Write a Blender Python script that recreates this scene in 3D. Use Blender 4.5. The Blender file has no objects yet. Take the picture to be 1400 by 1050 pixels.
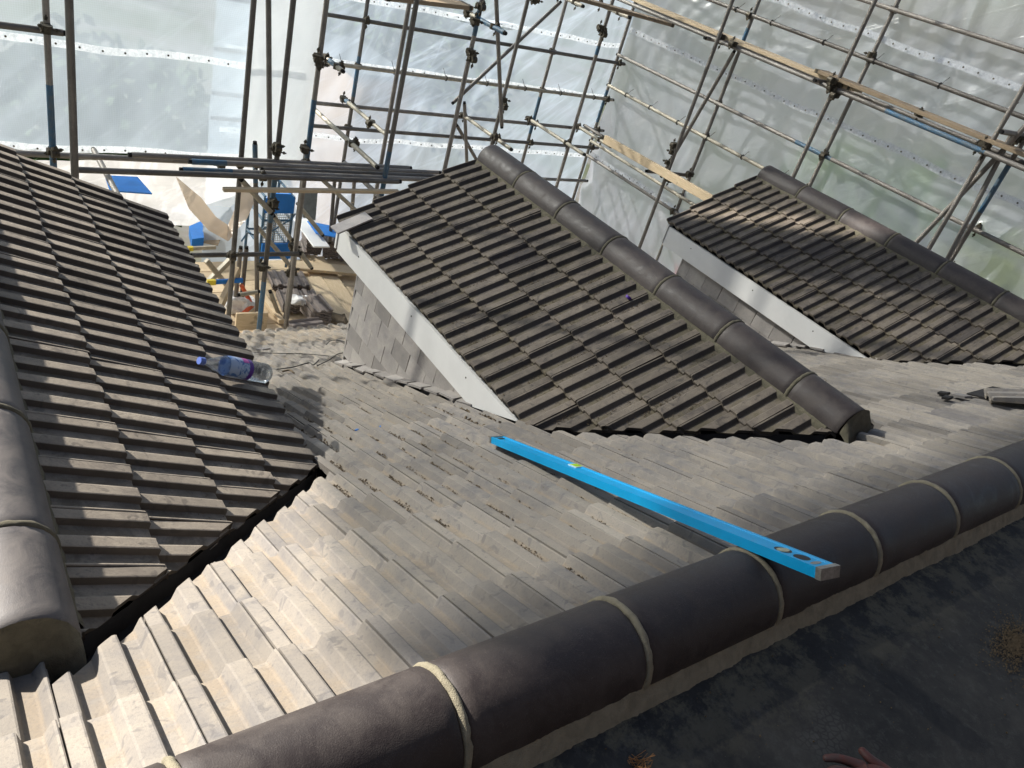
import bpy, bmesh, math, random
from mathutils import Vector, Matrix, noise
random.seed(7)
R = math.radians
sc = bpy.context.scene
col = sc.collection

# ------------------------------------------------------------------ camera
YAW, PITCH, ROLL, FPX = R(42.908), R(31.252), R(17.469), 1071.96
fwd = Vector((math.sin(YAW)*math.cos(PITCH), math.cos(YAW)*math.cos(PITCH), -math.sin(PITCH)))
rt = Vector((math.cos(YAW), -math.sin(YAW), 0)); upv = rt.cross(fwd)
r2 = math.cos(ROLL)*rt + math.sin(ROLL)*upv
u2 = -math.sin(ROLL)*rt + math.cos(ROLL)*upv
camd = bpy.data.cameras.new('camera'); cam = bpy.data.objects.new('camera', camd); col.objects.link(cam)
M = Matrix.Identity(4)
for i in range(3):
    M[i][0], M[i][1], M[i][2] = r2[i], u2[i], -fwd[i]
cam.matrix_world = M
camd.sensor_width = 36; camd.lens = 36*FPX/1400; camd.clip_start = .02; camd.clip_end = 500
sc.camera = cam

# ------------------------------------------------------------------ light
SUN = Vector((-.65, 1.0, .65)).normalized()           # towards the sun
w = bpy.data.worlds.new('World'); sc.world = w; w.use_nodes = True
nt = w.node_tree; nt.nodes.clear()
sky = nt.nodes.new('ShaderNodeTexSky'); sky.sky_type = 'NISHITA'; sky.sun_disc = False
sky.sun_elevation = math.asin(SUN.z); sky.sun_rotation = math.atan2(SUN.x, SUN.y)
bg = nt.nodes.new('ShaderNodeBackground'); bg.inputs[1].default_value = .05
wo = nt.nodes.new('ShaderNodeOutputWorld')
nt.links.new(sky.outputs[0], bg.inputs[0]); nt.links.new(bg.outputs[0], wo.inputs[0])
sd = bpy.data.lights.new('sun', 'SUN'); sd.energy = 5; sd.angle = R(1.2); sd.color = (1, .95, .88)
so = bpy.data.objects.new('sun', sd); col.objects.link(so)
so.rotation_euler = (-SUN).to_track_quat('-Z', 'Y').to_euler()
sc.view_settings.view_transform = 'Standard'; sc.view_settings.look = 'None'
sc.view_settings.exposure = 1.28; sc.view_settings.gamma = 1; sc.view_settings.use_curve_mapping = False
sc.render.engine = 'CYCLES'
sc.cycles.use_denoising = True
sc.cycles.max_bounces = 8; sc.cycles.transparent_max_bounces = 16
sc.cycles.sample_clamp_indirect = 6

# ------------------------------------------------------------------ a sight line met with a real plane of the place
def ray(px, py):
    return fwd + r2*((px-700)/FPX) - u2*((py-525)/FPX)
def onY(px, py, v): a = ray(px, py); return a*(v/a.y)
def onX(px, py, v): a = ray(px, py); return a*(v/a.x)
def onZ(px, py, v): a = ray(px, py); return a*(v/a.z)

# ------------------------------------------------------------------ materials
def mat(name):
    m = bpy.data.materials.new(name); m.use_nodes = True
    n = m.node_tree; n.nodes.clear()
    return m, n
def N(n, t, **k):
    x = n.nodes.new(t)
    for a, v in k.items():
        if a in ('op', 'blend'): setattr(x, 'operation' if a == 'op' else 'blend_type', v)
        elif hasattr(x, a): setattr(x, a, v)
        else: x.inputs[a.replace('_', ' ')].default_value = v
    return x
def ramp(n, src, stops):
    c = n.nodes.new('ShaderNodeValToRGB')
    while len(c.color_ramp.elements) < len(stops): c.color_ramp.elements.new(.5)
    for e, (p, v) in zip(c.color_ramp.elements, stops):
        e.position = p; e.color = (v, v, v, 1) if not isinstance(v, tuple) else (*v, 1)
    n.links.new(src, c.inputs[0]); return c.outputs[0]
def coords(n, obj=False):
    if obj:
        return N(n, 'ShaderNodeTexCoord').outputs['Object']
    return N(n, 'ShaderNodeNewGeometry').outputs['Position']
def noi(n, vec, scale, detail=5, rough=.6, dist=0):
    x = N(n, 'ShaderNodeTexNoise', Scale=scale, Detail=detail, Roughness=rough, Distortion=dist)
    n.links.new(vec, x.inputs['Vector']); return x.outputs['Fac']
def mixc(n, f, a, b, blend='MIX'):
    x = n.nodes.new('ShaderNodeMix'); x.data_type = 'RGBA'; x.blend_type = blend
    for s, v in ((x.inputs[0], f), (x.inputs[6], a), (x.inputs[7], b)):
        if hasattr(v, 'is_linked') or hasattr(v, 'links'): n.links.new(v, s)
        elif isinstance(v, tuple): s.default_value = (*v, 1)
        else: s.default_value = v
    return x.outputs[2]
def mth(n, op, a, b=0.0):
    x = n.nodes.new('ShaderNodeMath'); x.operation = op
    for s, v in ((x.inputs[0], a), (x.inputs[1], b)):
        if hasattr(v, 'links'): n.links.new(v, s)
        else: s.default_value = v
    return x.outputs[0]
def bsdf(n, color, rough=.8, metal=0, spec=.4, bump=None, bs=.3, bd=.002):
    p = n.nodes.new('ShaderNodeBsdfPrincipled'); o = n.nodes.new('ShaderNodeOutputMaterial')
    if hasattr(color, 'links'): n.links.new(color, p.inputs['Base Color'])
    else: p.inputs['Base Color'].default_value = (*color, 1)
    if hasattr(rough, 'links'): n.links.new(rough, p.inputs['Roughness'])
    else: p.inputs['Roughness'].default_value = rough
    p.inputs['Metallic'].default_value = metal; p.inputs['Specular IOR Level'].default_value = spec
    if bump is not None:
        b = n.nodes.new('ShaderNodeBump'); b.inputs['Strength'].default_value = bs; b.inputs['Distance'].default_value = bd
        n.links.new(bump, b.inputs['Height']); n.links.new(b.outputs[0], p.inputs['Normal'])
    n.links.new(p.outputs[0], o.inputs[0]); return p

def tile_mat(name, base, dust, dark, dustamt, rough=.72, patches=True, dirt=None, side=0, flank_shade=(0, 0, 0)):
    m, n = mat(name); P = coords(n)
    oi = N(n, 'ShaderNodeObjectInfo').outputs['Random']
    big = noi(n, P, 2.3, 4, .6, .3); mid = noi(n, P, 11, 6, .65, .6); fine = noi(n, P, 160, 4, .7)
    gr = noi(n, P, 620, 2, .6)
    c = mixc(n, ramp(n, mid, [(.35, 0), (.68, 1)]), base, dust)
    c = mixc(n, mth(n, 'MULTIPLY', ramp(n, big, [(.38, 0), (.62, 1)]), dustamt), c, dust)
    # rubbed patches where the dust is gone
    rub = noi(n, P, 17, 3, .5, 1.6)
    if patches:
        c = mixc(n, mth(n, 'MULTIPLY', ramp(n, rub, [(.60, 0), (.66, 1)]), .45), c, dark)
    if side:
        # shade on the steep flanks of the rolls, painted in as a darker colour
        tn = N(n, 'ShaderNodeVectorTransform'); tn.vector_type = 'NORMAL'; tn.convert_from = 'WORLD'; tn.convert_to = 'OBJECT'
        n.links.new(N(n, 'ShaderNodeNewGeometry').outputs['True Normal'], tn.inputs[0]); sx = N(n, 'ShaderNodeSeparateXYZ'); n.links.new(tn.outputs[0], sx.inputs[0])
        c = mixc(n, mth(n, 'MULTIPLY', ramp(n, mth(n, 'ABSOLUTE', sx.outputs[0]), [(.3, 0), (.6, 1)]), side), c, flank_shade)
    if dirt:
        so_ = N(n, 'ShaderNodeSeparateXYZ'); n.links.new(coords(n, True), so_.inputs[0])
        low_ = mth(n, 'MULTIPLY', ramp(n, mth(n, 'MULTIPLY', mth(n, 'ADD', so_.outputs[2], .0145), 100), [(.05, 1), (.7, 0)]), ramp(n, noi(n, P, 6, 5, .7, .5), [(.42, 0), (.58, .75)]))
        c = mixc(n, low_, c, dirt)
    if patches: c = mixc(n, mth(n, 'MULTIPLY', ramp(n, oi, [(.955, 0), (.965, 1)]), ramp(n, mid, [(.35, .3), (.55, .75)])), c, dark)
    tone = mth(n, 'ADD', mth(n, 'MULTIPLY', mth(n, 'POWER', oi, .6), .42), .68)
    c = mixc(n, 1.0, c, N(n, 'ShaderNodeCombineColor').outputs[0], 'MULTIPLY') if False else c
    hv = N(n, 'ShaderNodeHueSaturation'); n.links.new(c, hv.inputs['Color']); n.links.new(tone, hv.inputs['Value'])
    c = hv.outputs[0]
    c = mixc(n, mth(n, 'MULTIPLY', ramp(n, fine, [(.3, 1), (.5, 0)]), .35), c, dark)
    h = mth(n, 'ADD', mth(n, 'MULTIPLY', gr, .5), mth(n, 'ADD', fine, mth(n, 'MULTIPLY', mid, 2.0)))
    bsdf(n, c, ramp(n, rub, [(.4, rough), (.7, rough-.14)]), spec=.28, bump=h, bs=.5, bd=.0016)
    return m
T_MAIN = tile_mat('dusty_tile', (.195, .182, .172), (.325, .285, .232), (.115, .108, .108), .7, .86, dirt=(.31, .25, .18), side=.2, flank_shade=(.12, .115, .115))
T_BROWN = tile_mat('brown_tile', (.10, .083, .070), (.21, .175, .135), (.035, .03, .03), .5, .8, dirt=(.12, .10, .06), side=.65, flank_shade=(.035, .03, .028))
T_LEFT = tile_mat('left_tile', (.16, .136, .113), (.32, .275, .215), (.07, .06, .052), .6, .8, dirt=(.10, .08, .055), side=.75, flank_shade=(.035, .03, .027))
T_CHEEK = tile_mat('grey_plain_tile', (.30, .28, .27), (.43, .395, .36), (.19, .175, .17), .5, .75, False)
T_STACK = tile_mat('new_tile', (.16, .135, .125), (.24, .20, .175), (.10, .09, .085), .4, .7)

def ridge_mat(name, base, dust, lo, hi, amt):
    m, n = mat(name); P = coords(n); oi = N(n, 'ShaderNodeObjectInfo').outputs['Random']
    a = noi(n, P, 9, 7, .7, 1.2); b = noi(n, P, 55, 5, .7); fine = noi(n, P, 400, 3, .6)
    s = noi(n, P, 28, 3, .6, 3)
    c = mixc(n, mth(n, 'MULTIPLY', ramp(n, a, [(lo, 0), (hi, 1)]), amt), base, dust)
    c = mixc(n, mth(n, 'MULTIPLY', ramp(n, s, [(.68, 0), (.74, 1)]), .35*amt), c, tuple(min(1, v*1.6) for v in dust))
    c = mixc(n, mth(n, 'MULTIPLY', ramp(n, fine, [(.52, 0), (.62, .5)]), ramp(n, b, [(.4, 0), (.65, 1)])), c, dust)
    c = mixc(n, ramp(n, b, [(.70, 0), (.78, .6)]), c, (.32, .30, .26))
    hv = N(n, 'ShaderNodeHueSaturation'); n.links.new(c, hv.inputs['Color'])
    n.links.new(mth(n, 'ADD', mth(n, 'MULTIPLY', oi, .4), .8), hv.inputs['Value'])
    bsdf(n, hv.outputs[0], ramp(n, a, [(.3, .42), (.7, .72)]), spec=.42, bump=mth(n, 'ADD', b, mth(n, 'MULTIPLY', fine, 1.2)), bs=.4, bd=.0014)
    return m
RIDGE = ridge_mat('dark_ridge', (.031, .023, .021), (.095, .078, .067), .42, .78, .6)
RIDGE_L = ridge_mat('dusty_ridge', (.075, .068, .068), (.17, .15, .135), .35, .62, .9)

def simple(name, color, rough=.8, var=.25, scale=20, metal=0, spec=.4, bs=.3, bd=.002, c2=None):
    m, n = mat(name); P = coords(n)
    a = noi(n, P, scale, 6, .65, .4); f = noi(n, P, scale*14, 3, .6)
    c2 = c2 or tuple(v*(1-var) for v in color)
    c = mixc(n, ramp(n, a, [(.35, 0), (.65, 1)]), c2, color)
    bsdf(n, c, rough, metal, spec, mth(n, 'ADD', a, mth(n, 'MULTIPLY', f, .5)), bs, bd)
    return m
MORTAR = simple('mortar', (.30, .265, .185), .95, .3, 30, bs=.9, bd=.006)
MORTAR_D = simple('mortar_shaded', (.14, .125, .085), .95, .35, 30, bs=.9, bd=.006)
CRUMB = simple('mortar_crumb', (.19, .145, .095), 1, .4, 60)
LEAD = simple('valley_trough', (.045, .043, .042), .85, .5, 15)
DARK = simple('dark_underlay', (.02, .018, .017), .9, .3, 15)
WHITE = simple('white_board', (.78, .77, .74), .38, .06, 6, bs=.05)
FELT_TRIM = simple('black_trim', (.02, .02, .02), .6)
BLUE = simple('blue_plastic', (.01, .17, .55), .45, .2, 8)
BLUE2 = simple('blue_paint', (.03, .11, .20), .55, .3, 14, c2=(.10, .13, .15))
YEL = simple('yellow_plastic', (.65, .5, .03), .5)
ORANGE = simple('orange_pipe', (.75, .14, .05), .5)
BAG = simple('white_bag', (.7, .69, .68), .6, .2, 30)
COUPLER = simple('coupler_steel', (.10, .085, .06), .6, .6, 60, metal=.5)
CABLE = simple('cable', (.03, .028, .025), .7)
GREY = simple('grey_cladding', (.17, .19, .19), .6)
SILVER = simple('alloy_cap', (.35, .34, .31), .45, .4, 60, metal=.6)

def wood_mat(name, c1, c2, ax):
    m, n = mat(name); P = coords(n, True)
    mp = N(n, 'ShaderNodeMapping'); mp.inputs['Scale'].default_value = ax; n.links.new(P, mp.inputs[0])
    oi = N(n, 'ShaderNodeObjectInfo').outputs['Random']
    g = noi(n, mp.outputs[0], 10, 6, .7, 1.2); k = noi(n, coords(n), 7, 3, .5)
    c = mixc(n, ramp(n, g, [(.35, 0), (.65, 1)]), c1, c2)
    c = mixc(n, ramp(n, k, [(.66, 0), (.74, .7)]), c, tuple(v*.4 for v in c1))
    hv = N(n, 'ShaderNodeHueSaturation'); n.links.new(c, hv.inputs['Color'])
    n.links.new(mth(n, 'ADD', mth(n, 'MULTIPLY', oi, .35), .8), hv.inputs['Value'])
    bsdf(n, hv.outputs[0], .8, bump=g, bs=.3, bd=.002); return m
WOOD = wood_mat('scaffold_board', (.48, .36, .22), (.66, .53, .36), (1, 14, 14))
WOOD_O = wood_mat('weathered_board', (.22, .16, .10), (.34, .26, .17), (1, 14, 14))

def tube_mat():
    m, n = mat('galvanised_tube'); P = coords(n); oi = N(n, 'ShaderNodeObjectInfo').outputs['Random']
    a = noi(n, P, 3, 6, .7, .5); b = noi(n, P, 45, 5, .7)
    c = mixc(n, ramp(n, a, [(.35, 0), (.7, 1)]), (.14, .125, .11), (.245, .225, .20))
    c = mixc(n, ramp(n, b, [(.6, 0), (.72, .7)]), c, (.36, .33, .28))
    c = mixc(n, ramp(n, b, [(.28, .8), (.38, 0)]), c, (.09, .055, .035))
    hv = N(n, 'ShaderNodeHueSaturation'); n.links.new(c, hv.inputs['Color'])
    n.links.new(mth(n, 'ADD', mth(n, 'MULTIPLY', oi, .7), .6), hv.inputs['Value'])
    bsdf(n, hv.outputs[0], .55, .35, .5, b, .3, .001); return m
TUBE = tube_mat()
TUBE_L = simple('pale_tube', (.42, .38, .30), .55, .35, 12, metal=.2)
HOLE = simple('tube_bore', (.008, .008, .008), .9)

def sheet_mat(name, tr, tint, dens, refr=.2, gloss=.08, crease=.38):
    m, n = mat(name); P = coords(n)
    # woven reinforcing grid in the film
    sep = N(n, 'ShaderNodeSeparateXYZ'); n.links.new(P, sep.inputs[0])
    hor = mth(n, 'ADD', sep.outputs[0], sep.outputs[1])
    def lines(v, s):
        return mth(n, 'GREATER_THAN', mth(n, 'FRACT', mth(n, 'MULTIPLY', v, s)), .8)
    g = mth(n, 'MAXIMUM', lines(hor, dens), lines(sep.outputs[2], dens))
    a = noi(n, P, 1.1, 5, .6, .5); b = noi(n, P, 3.2, 4, .55, 1.0); fb = noi(n, P, 60, 3, .6)
    # whitened creases running diagonally through the film
    cv = N(n, 'ShaderNodeCombineXYZ'); n.links.new(mth(n, 'SUBTRACT', sep.outputs[0], sep.outputs[1]), cv.inputs[0]); n.links.new(sep.outputs[2], cv.inputs[1])
    def streak(ang, ln, wd, sc_, dist):
        mp = N(n, 'ShaderNodeMapping'); mp.vector_type = 'TEXTURE'; mp.inputs['Rotation'].default_value = (0, 0, R(ang)); mp.inputs['Scale'].default_value = (ln, wd, 1)
        n.links.new(cv.outputs[0], mp.inputs[0]); return noi(n, mp.outputs[0], sc_, 4, .6, dist)
    cr = streak(42, 3.2, .35, 1.3, .5); cr2 = streak(28, 2.0, .16, 1.2, .7); cr3 = streak(70, 2.4, .25, 1.0, .6)
    crs = mth(n, 'ADD', mth(n, 'ADD', ramp(n, cr, [(.52, 0), (.60, .45), (.64, .1), (.8, .7)]), ramp(n, cr2, [(.58, 0), (.64, .35), (.68, .05)])), ramp(n, cr3, [(.62, 0), (.68, .3), (.74, .05)]))
    t = mth(n, 'MULTIPLY', ramp(n, a, [(.3, .75), (.7, 1.15)]), tr+refr)
    t = mth(n, 'MULTIPLY', t, mth(n, 'SUBTRACT', 1, mth(n, 'MULTIPLY', crs, crease)))
    t = mth(n, 'MULTIPLY', t, mth(n, 'SUBTRACT', 1, mth(n, 'MULTIPLY', g, .22)))
    tc = mixc(n, mth(n, 'MULTIPLY', crs, crease*2.6), tuple(v*.9 for v in tint), tuple(min(.92, v*1.25) for v in tint)); d = N(n, 'ShaderNodeBsdfDiffuse'); n.links.new(tc, d.inputs[0])
    tl = N(n, 'ShaderNodeBsdfTranslucent'); n.links.new(tc, tl.inputs[0])
    gl = N(n, 'ShaderNodeBsdfGlossy'); gl.inputs[0].default_value = (.9, .9, .9, 1); gl.inputs['Roughness'].default_value = .28
    tp = N(n, 'ShaderNodeBsdfTransparent'); tp.inputs[0].default_value = (.93, .97, .97, 1)
    bp = N(n, 'ShaderNodeBump'); bp.inputs['Strength'].default_value = .7; bp.inputs['Distance'].default_value = .03
    n.links.new(mth(n, 'ADD', mth(n, 'ADD', b, mth(n, 'MULTIPLY', crs, crease*1.3)), mth(n, 'MULTIPLY', fb, .06)), bp.inputs['Height'])
    for s in (d, gl): n.links.new(bp.outputs[0], s.inputs['Normal'])
    m1 = N(n, 'ShaderNodeMixShader'); m1.inputs[0].default_value = .5
    n.links.new(d.outputs[0], m1.inputs[1]); n.links.new(tl.outputs[0], m1.inputs[2])
    m2 = N(n, 'ShaderNodeMixShader'); m2.inputs[0].default_value = gloss
    n.links.new(m1.outputs[0], m2.inputs[1]); n.links.new(gl.outputs[0], m2.inputs[2])
    m3 = N(n, 'ShaderNodeMixShader'); n.links.new(t, m3.inputs[0])
    rf = N(n, 'ShaderNodeBsdfRefraction'); rf.inputs['Color'].default_value = (.93, .97, .97, 1); rf.inputs['Roughness'].default_value = .42; rf.inputs['IOR'].default_value = 1.12
    m4 = N(n, 'ShaderNodeMixShader'); m4.inputs[0].default_value = refr/(tr+refr)
    n.links.new(tp.outputs[0], m4.inputs[1]); n.links.new(rf.outputs[0], m4.inputs[2])
    n.links.new(m2.outputs[0], m3.inputs[1]); n.links.new(m4.outputs[0], m3.inputs[2])
    o = N(n, 'ShaderNodeOutputMaterial'); n.links.new(m3.outputs[0], o.inputs[0]); return m
SHEET = sheet_mat('woven_film', .34, (.45, .53, .63), 60, .16)
SHEET_L = sheet_mat('left_film', .36, (.50, .58, .65), 60, .10, .06, .10)
SHEET_R = sheet_mat('shiny_film', .05, (.72, .75, .86), 60, .55, .12, .14)
SHEET_T = sheet_mat('sun_filter_film', .36, (.60, .65, .70), 60, .02)  # film of the added upper panel, thins the sun over the roofs
SHEET_G = sheet_mat('ground_film', .45, (.85, .84, .82), 60, .02)
SHEET_W = sheet_mat('white_film', .08, (.9, .9, .89), 60, .02, .05, .12)
m, n = mat('eyelet_tape')
d = N(n, 'ShaderNodeBsdfDiffuse'); d.inputs[0].default_value = (.88, .89, .9, 1); tl = N(n, 'ShaderNodeBsdfTranslucent'); tl.inputs[0].default_value = (.95, .96, .97, 1)
tp = N(n, 'ShaderNodeBsdfTransparent'); m1 = N(n, 'ShaderNodeMixShader'); m1.inputs[0].default_value = .55; m2 = N(n, 'ShaderNodeMixShader')
n.links.new(d.outputs[0], m1.inputs[1]); n.links.new(tl.outputs[0], m1.inputs[2])
n.links.new(ramp(n, noi(n, coords(n), 22, 3, .6), [(.35, .0), (.7, .5)]), m2.inputs[0]); n.links.new(m1.outputs[0], m2.inputs[1]); n.links.new(tp.outputs[0], m2.inputs[2])
n.links.new(m2.outputs[0], N(n, 'ShaderNodeOutputMaterial').inputs[0]); BAND = m

# ------------------------------------------------------------------ object helpers
def link(name, me, parent=None, mats=None, mw=None):
    o = bpy.data.objects.new(name, me); col.objects.link(o)
    if mats is not None and not me.materials:
        for m in (mats if isinstance(mats, (list, tuple)) else [mats]): me.materials.append(m)
    if parent: o.parent = parent
    if mw is not None: o.matrix_basis = (parent_inv(parent) @ mw) if parent else mw
    return o
def parent_inv(p):
    m = Matrix.Identity(4)
    while p: m = p.matrix_basis @ m; p = p.parent
    return m.inverted()
def thing(name, label, cat, loc=(0, 0, 0), group=None):
    o = bpy.data.objects.new(name, None); col.objects.link(o); o.empty_display_size = .1
    o.location = loc; o['label'] = label; o['category'] = cat
    if group: o['group'] = group
    return o
def tag(o, label, cat, group=None, kind=None):
    o['label'] = label; o['category'] = cat
    if group: o['group'] = group
    if kind: o['kind'] = kind
    return o
def me_from(name, v, f, mats=None, smooth=False, mi=None):
    me = bpy.data.meshes.new(name); me.from_pydata([tuple(p) for p in v], [], f); me.update()
    if mats is not None:
        for m in (mats if isinstance(mats, (list, tuple)) else [mats]): me.materials.append(m)
    if mi: me.polygons.foreach_set('material_index', mi)
    if smooth: me.polygons.foreach_set('use_smooth', [True]*len(me.polygons))
    return me
class MB:
    def __init__(s): s.v = []; s.f = []; s.m = []
    def add(s, v, f, mi=0):
        k = len(s.v); s.v += [Vector(p) for p in v]; s.f += [tuple(i+k for i in q) for q in f]; s.m += [mi]*len(f)
    def box(s, a, b, mi=0, M=None):
        x0, y0, z0 = a; x1, y1, z1 = b
        v = [Vector(p) for p in ((x0,y0,z0),(x1,y0,z0),(x1,y1,z0),(x0,y1,z0),(x0,y0,z1),(x1,y0,z1),(x1,y1,z1),(x0,y1,z1))]
        if M: v = [M @ p for p in v]
        s.add(v, [(0,3,2,1),(4,5,6,7),(0,1,5,4),(1,2,6,5),(2,3,7,6),(3,0,4,7)], mi)
    def tube(s, a, b, r, n=10, mi=0, cap=True, r1=None, bore=None):
        a, b = Vector(a), Vector(b); d = (b-a).normalized()
        e = d.orthogonal().normalized(); g = d.cross(e); r1 = r if r1 is None else r1
        v = []
        for p, q in ((a, r), (b, r1)):
            v += [p + (e*math.cos(2*math.pi*i/n)+g*math.sin(2*math.pi*i/n))*q for i in range(n)]
        f = [(i, (i+1) % n, n+(i+1) % n, n+i) for i in range(n)]
        if cap and bore is None: f += [tuple(range(n-1, -1, -1)), tuple(range(n, 2*n))]
        s.add(v, f, mi)
        if bore is not None:
            for p, sg in ((a, 1), (b, -1)):
                o = [p + (e*math.cos(2*math.pi*i/n)+g*math.sin(2*math.pi*i/n))*r for i in range(n)]
                q = [p + (e*math.cos(2*math.pi*i/n)+g*math.sin(2*math.pi*i/n))*r*.82 for i in range(n)]
                h = [c + d*sg*r*1.2 for c in q]
                s.add(o+q, [(i, (i+1) % n, n+(i+1) % n, n+i) for i in range(n)], mi)
                s.add(q+h, [(i, (i+1) % n, n+(i+1) % n, n+i) for i in range(n)]+[tuple(range(n, 2*n))], bore)
    def build(s, name, mats, parent=None, smooth=False, angle=None):
        me = me_from(name, s.v, s.f, mats, smooth, s.m)
        if angle: 
            me.polygons.foreach_set('use_smooth', [True]*len(me.polygons))
            try: me.set_sharp_from_angle(angle=angle)
            except Exception: pass
        return link(name, me, parent)
def poly_tube(mb, pts, r, n=6, mi=0):
    for a, b in zip(pts[:-1], pts[1:]): mb.tube(a, b, r, n, mi, cap=True)

# ------------------------------------------------------------------ interlocking tile
CW, GAUGE, TH, RH = .2, .2617, .021, .0195
PROF_ = [(.004,.93),(.022,1),(.045,.95),(.125,.03),(.145,0),(.275,0),(.288,.06),(.318,.94),(.336,1),(.495,1),(.52,.95),(.60,.05),(.625,0),(.775,0),(.79,.06),(.822,.94),(.84,1),(.992,1)]
PAN = -.0145
def tile_mesh(name, m, seed):
    rnd = random.Random(seed); L = .335
    RH = .0245 if m is T_MAIN else .0195
    PROF = [(.009, .93)]+PROF_[1:-1]+[(.990, 1)] if m is T_MAIN else PROF_
    v = []; f = []; np_ = len(PROF)
    chip = [rnd.uniform(-.0012, .0012) for _ in PROF]
    rows = [(-.001, -.0055), (.004, -.001), (.02, 0), (L, -.001)]
    for (y, dz) in rows:
        for i, (u, h) in enumerate(PROF):
            yy = y + (chip[i] if y < .03 else 0)
            v.append((u*CW, yy, PAN + h*RH + dz))
    for r in range(len(rows)-1):
        for i in range(np_-1):
            a = r*np_+i; f.append((a, a+1, a+1+np_, a+np_))
    k = len(v)
    for i, (u, h) in enumerate(PROF): v.append((u*CW, .001, PAN + h*RH - TH))
    for i in range(np_-1): f.append((k+i, k+i+1, i+1, i))
    # side walls
    s0 = len(v); v += [(PROF[0][0]*CW, L, PAN-TH), (PROF[-1][0]*CW, L, PAN-TH)]
    f.append((0, np_, 2*np_, 3*np_, s0, k)); e = np_-1
    f.append((k+e, s0+1, 3*np_+e, 2*np_+e, np_+e, e))
    return me_from(name, v, f, m)
VAR = {}
def tile_variants(m):
    if m.name not in VAR: VAR[m.name] = [tile_mesh('roof_tile', m, 100+i) for i in range(6)]
    return VAR[m.name]
def frame(O, u, up, nrm):
    X = Matrix.Identity(4)
    for i in range(3): X[i][0], X[i][1], X[i][2], X[i][3] = u[i], up[i], nrm[i], O[i]
    return X
def cut_tile(me, mw, planes):
    """bisect a copy of a tile by world planes (co, no), keep the side no points to; give the cut an edge face"""
    bm = bmesh.new(); bm.from_mesh(me)
    inv = mw.inverted(); rot = inv.to_3x3()
    for co, no in planes:
        r = bmesh.ops.bisect_plane(bm, geom=bm.verts[:]+bm.edges[:]+bm.faces[:], plane_co=inv @ co, plane_no=rot @ no, clear_inner=True)
        if not bm.faces: bm.free(); return None
        edges = [e for e in r['geom_cut'] if isinstance(e, bmesh.types.BMEdge) and e.is_valid and abs((e.verts[0].co-e.verts[1].co).z) < .03]
        if edges:
            ex = bmesh.ops.extrude_edge_only(bm, edges=edges)
            for q in ex['geom']:
                if isinstance(q, bmesh.types.BMVert): q.co.z -= .017
    if len(bm.faces) < 2: bm.free(); return None
    bmesh.ops.recalc_face_normals(bm, faces=bm.faces)
    out = bpy.data.meshes.new('roof_tile'); bm.to_mesh(out); bm.free()
    for m in me.materials: out.materials.append(m)
    return out
rj = random.Random(11)
def put_tile(parent, m, O, u, up, nrm, planes, jit=1.0):
    mw = frame(O, u, up, nrm)
    j = Matrix.Translation((0, rj.uniform(-.003, .003)*jit, rj.uniform(-.0012, .0022)*jit)) @ Matrix.Rotation(R(rj.uniform(-.35, .35)*jit), 4, 'Z') @ Matrix.Rotation(R(rj.uniform(-.4, .7)*jit), 4, 'X') @ Matrix.Rotation(R(rj.uniform(-.4, .4)*jit), 4, 'Y')
    mw = mw @ j
    me = rj.choice(tile_variants(m))
    corners = [mw @ Vector((a*CW, b*.30, 0)) for a in (0, 1) for b in (0, 1)]
    need = []
    for co, no in planes:
        d = [(c-co).dot(no) for c in corners]
        if max(d) < .004: return None
        if min(d) < 0: need.append((co, no))
    if need:
        me = cut_tile(me, mw, need)
        if me is None: return None
    return link('roof_tile', me, parent, mw=mw)

# ------------------------------------------------------------------ main roof geometry
TP = .49; Y0, Z0 = .968, -1.426; GY = GAUGE*math.cos(R(26.1))
TSL = R(21.6)                                           # slope of one tile's face
def plane_z(y): return Z0 - TP*(y-Y0)
def main_surf(x, y):
    k = math.ceil((y-Y0)/GY); yk = Y0+k*GY
    return plane_z(yk) + (yk-y)*math.tan(TSL) + PAN
DX = (.065, 3.125, 6.115)                               # ridge lines of the three dormers
HALF_R = .107; VS = .885; VY = 1.25; DPITCH = math.tan(R(25)); ZL = -1.535; YF = 4.25
RC_Y, RC_Z, RR = .627, -1.3, .108                       # main ridge tile centre and radius

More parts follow.
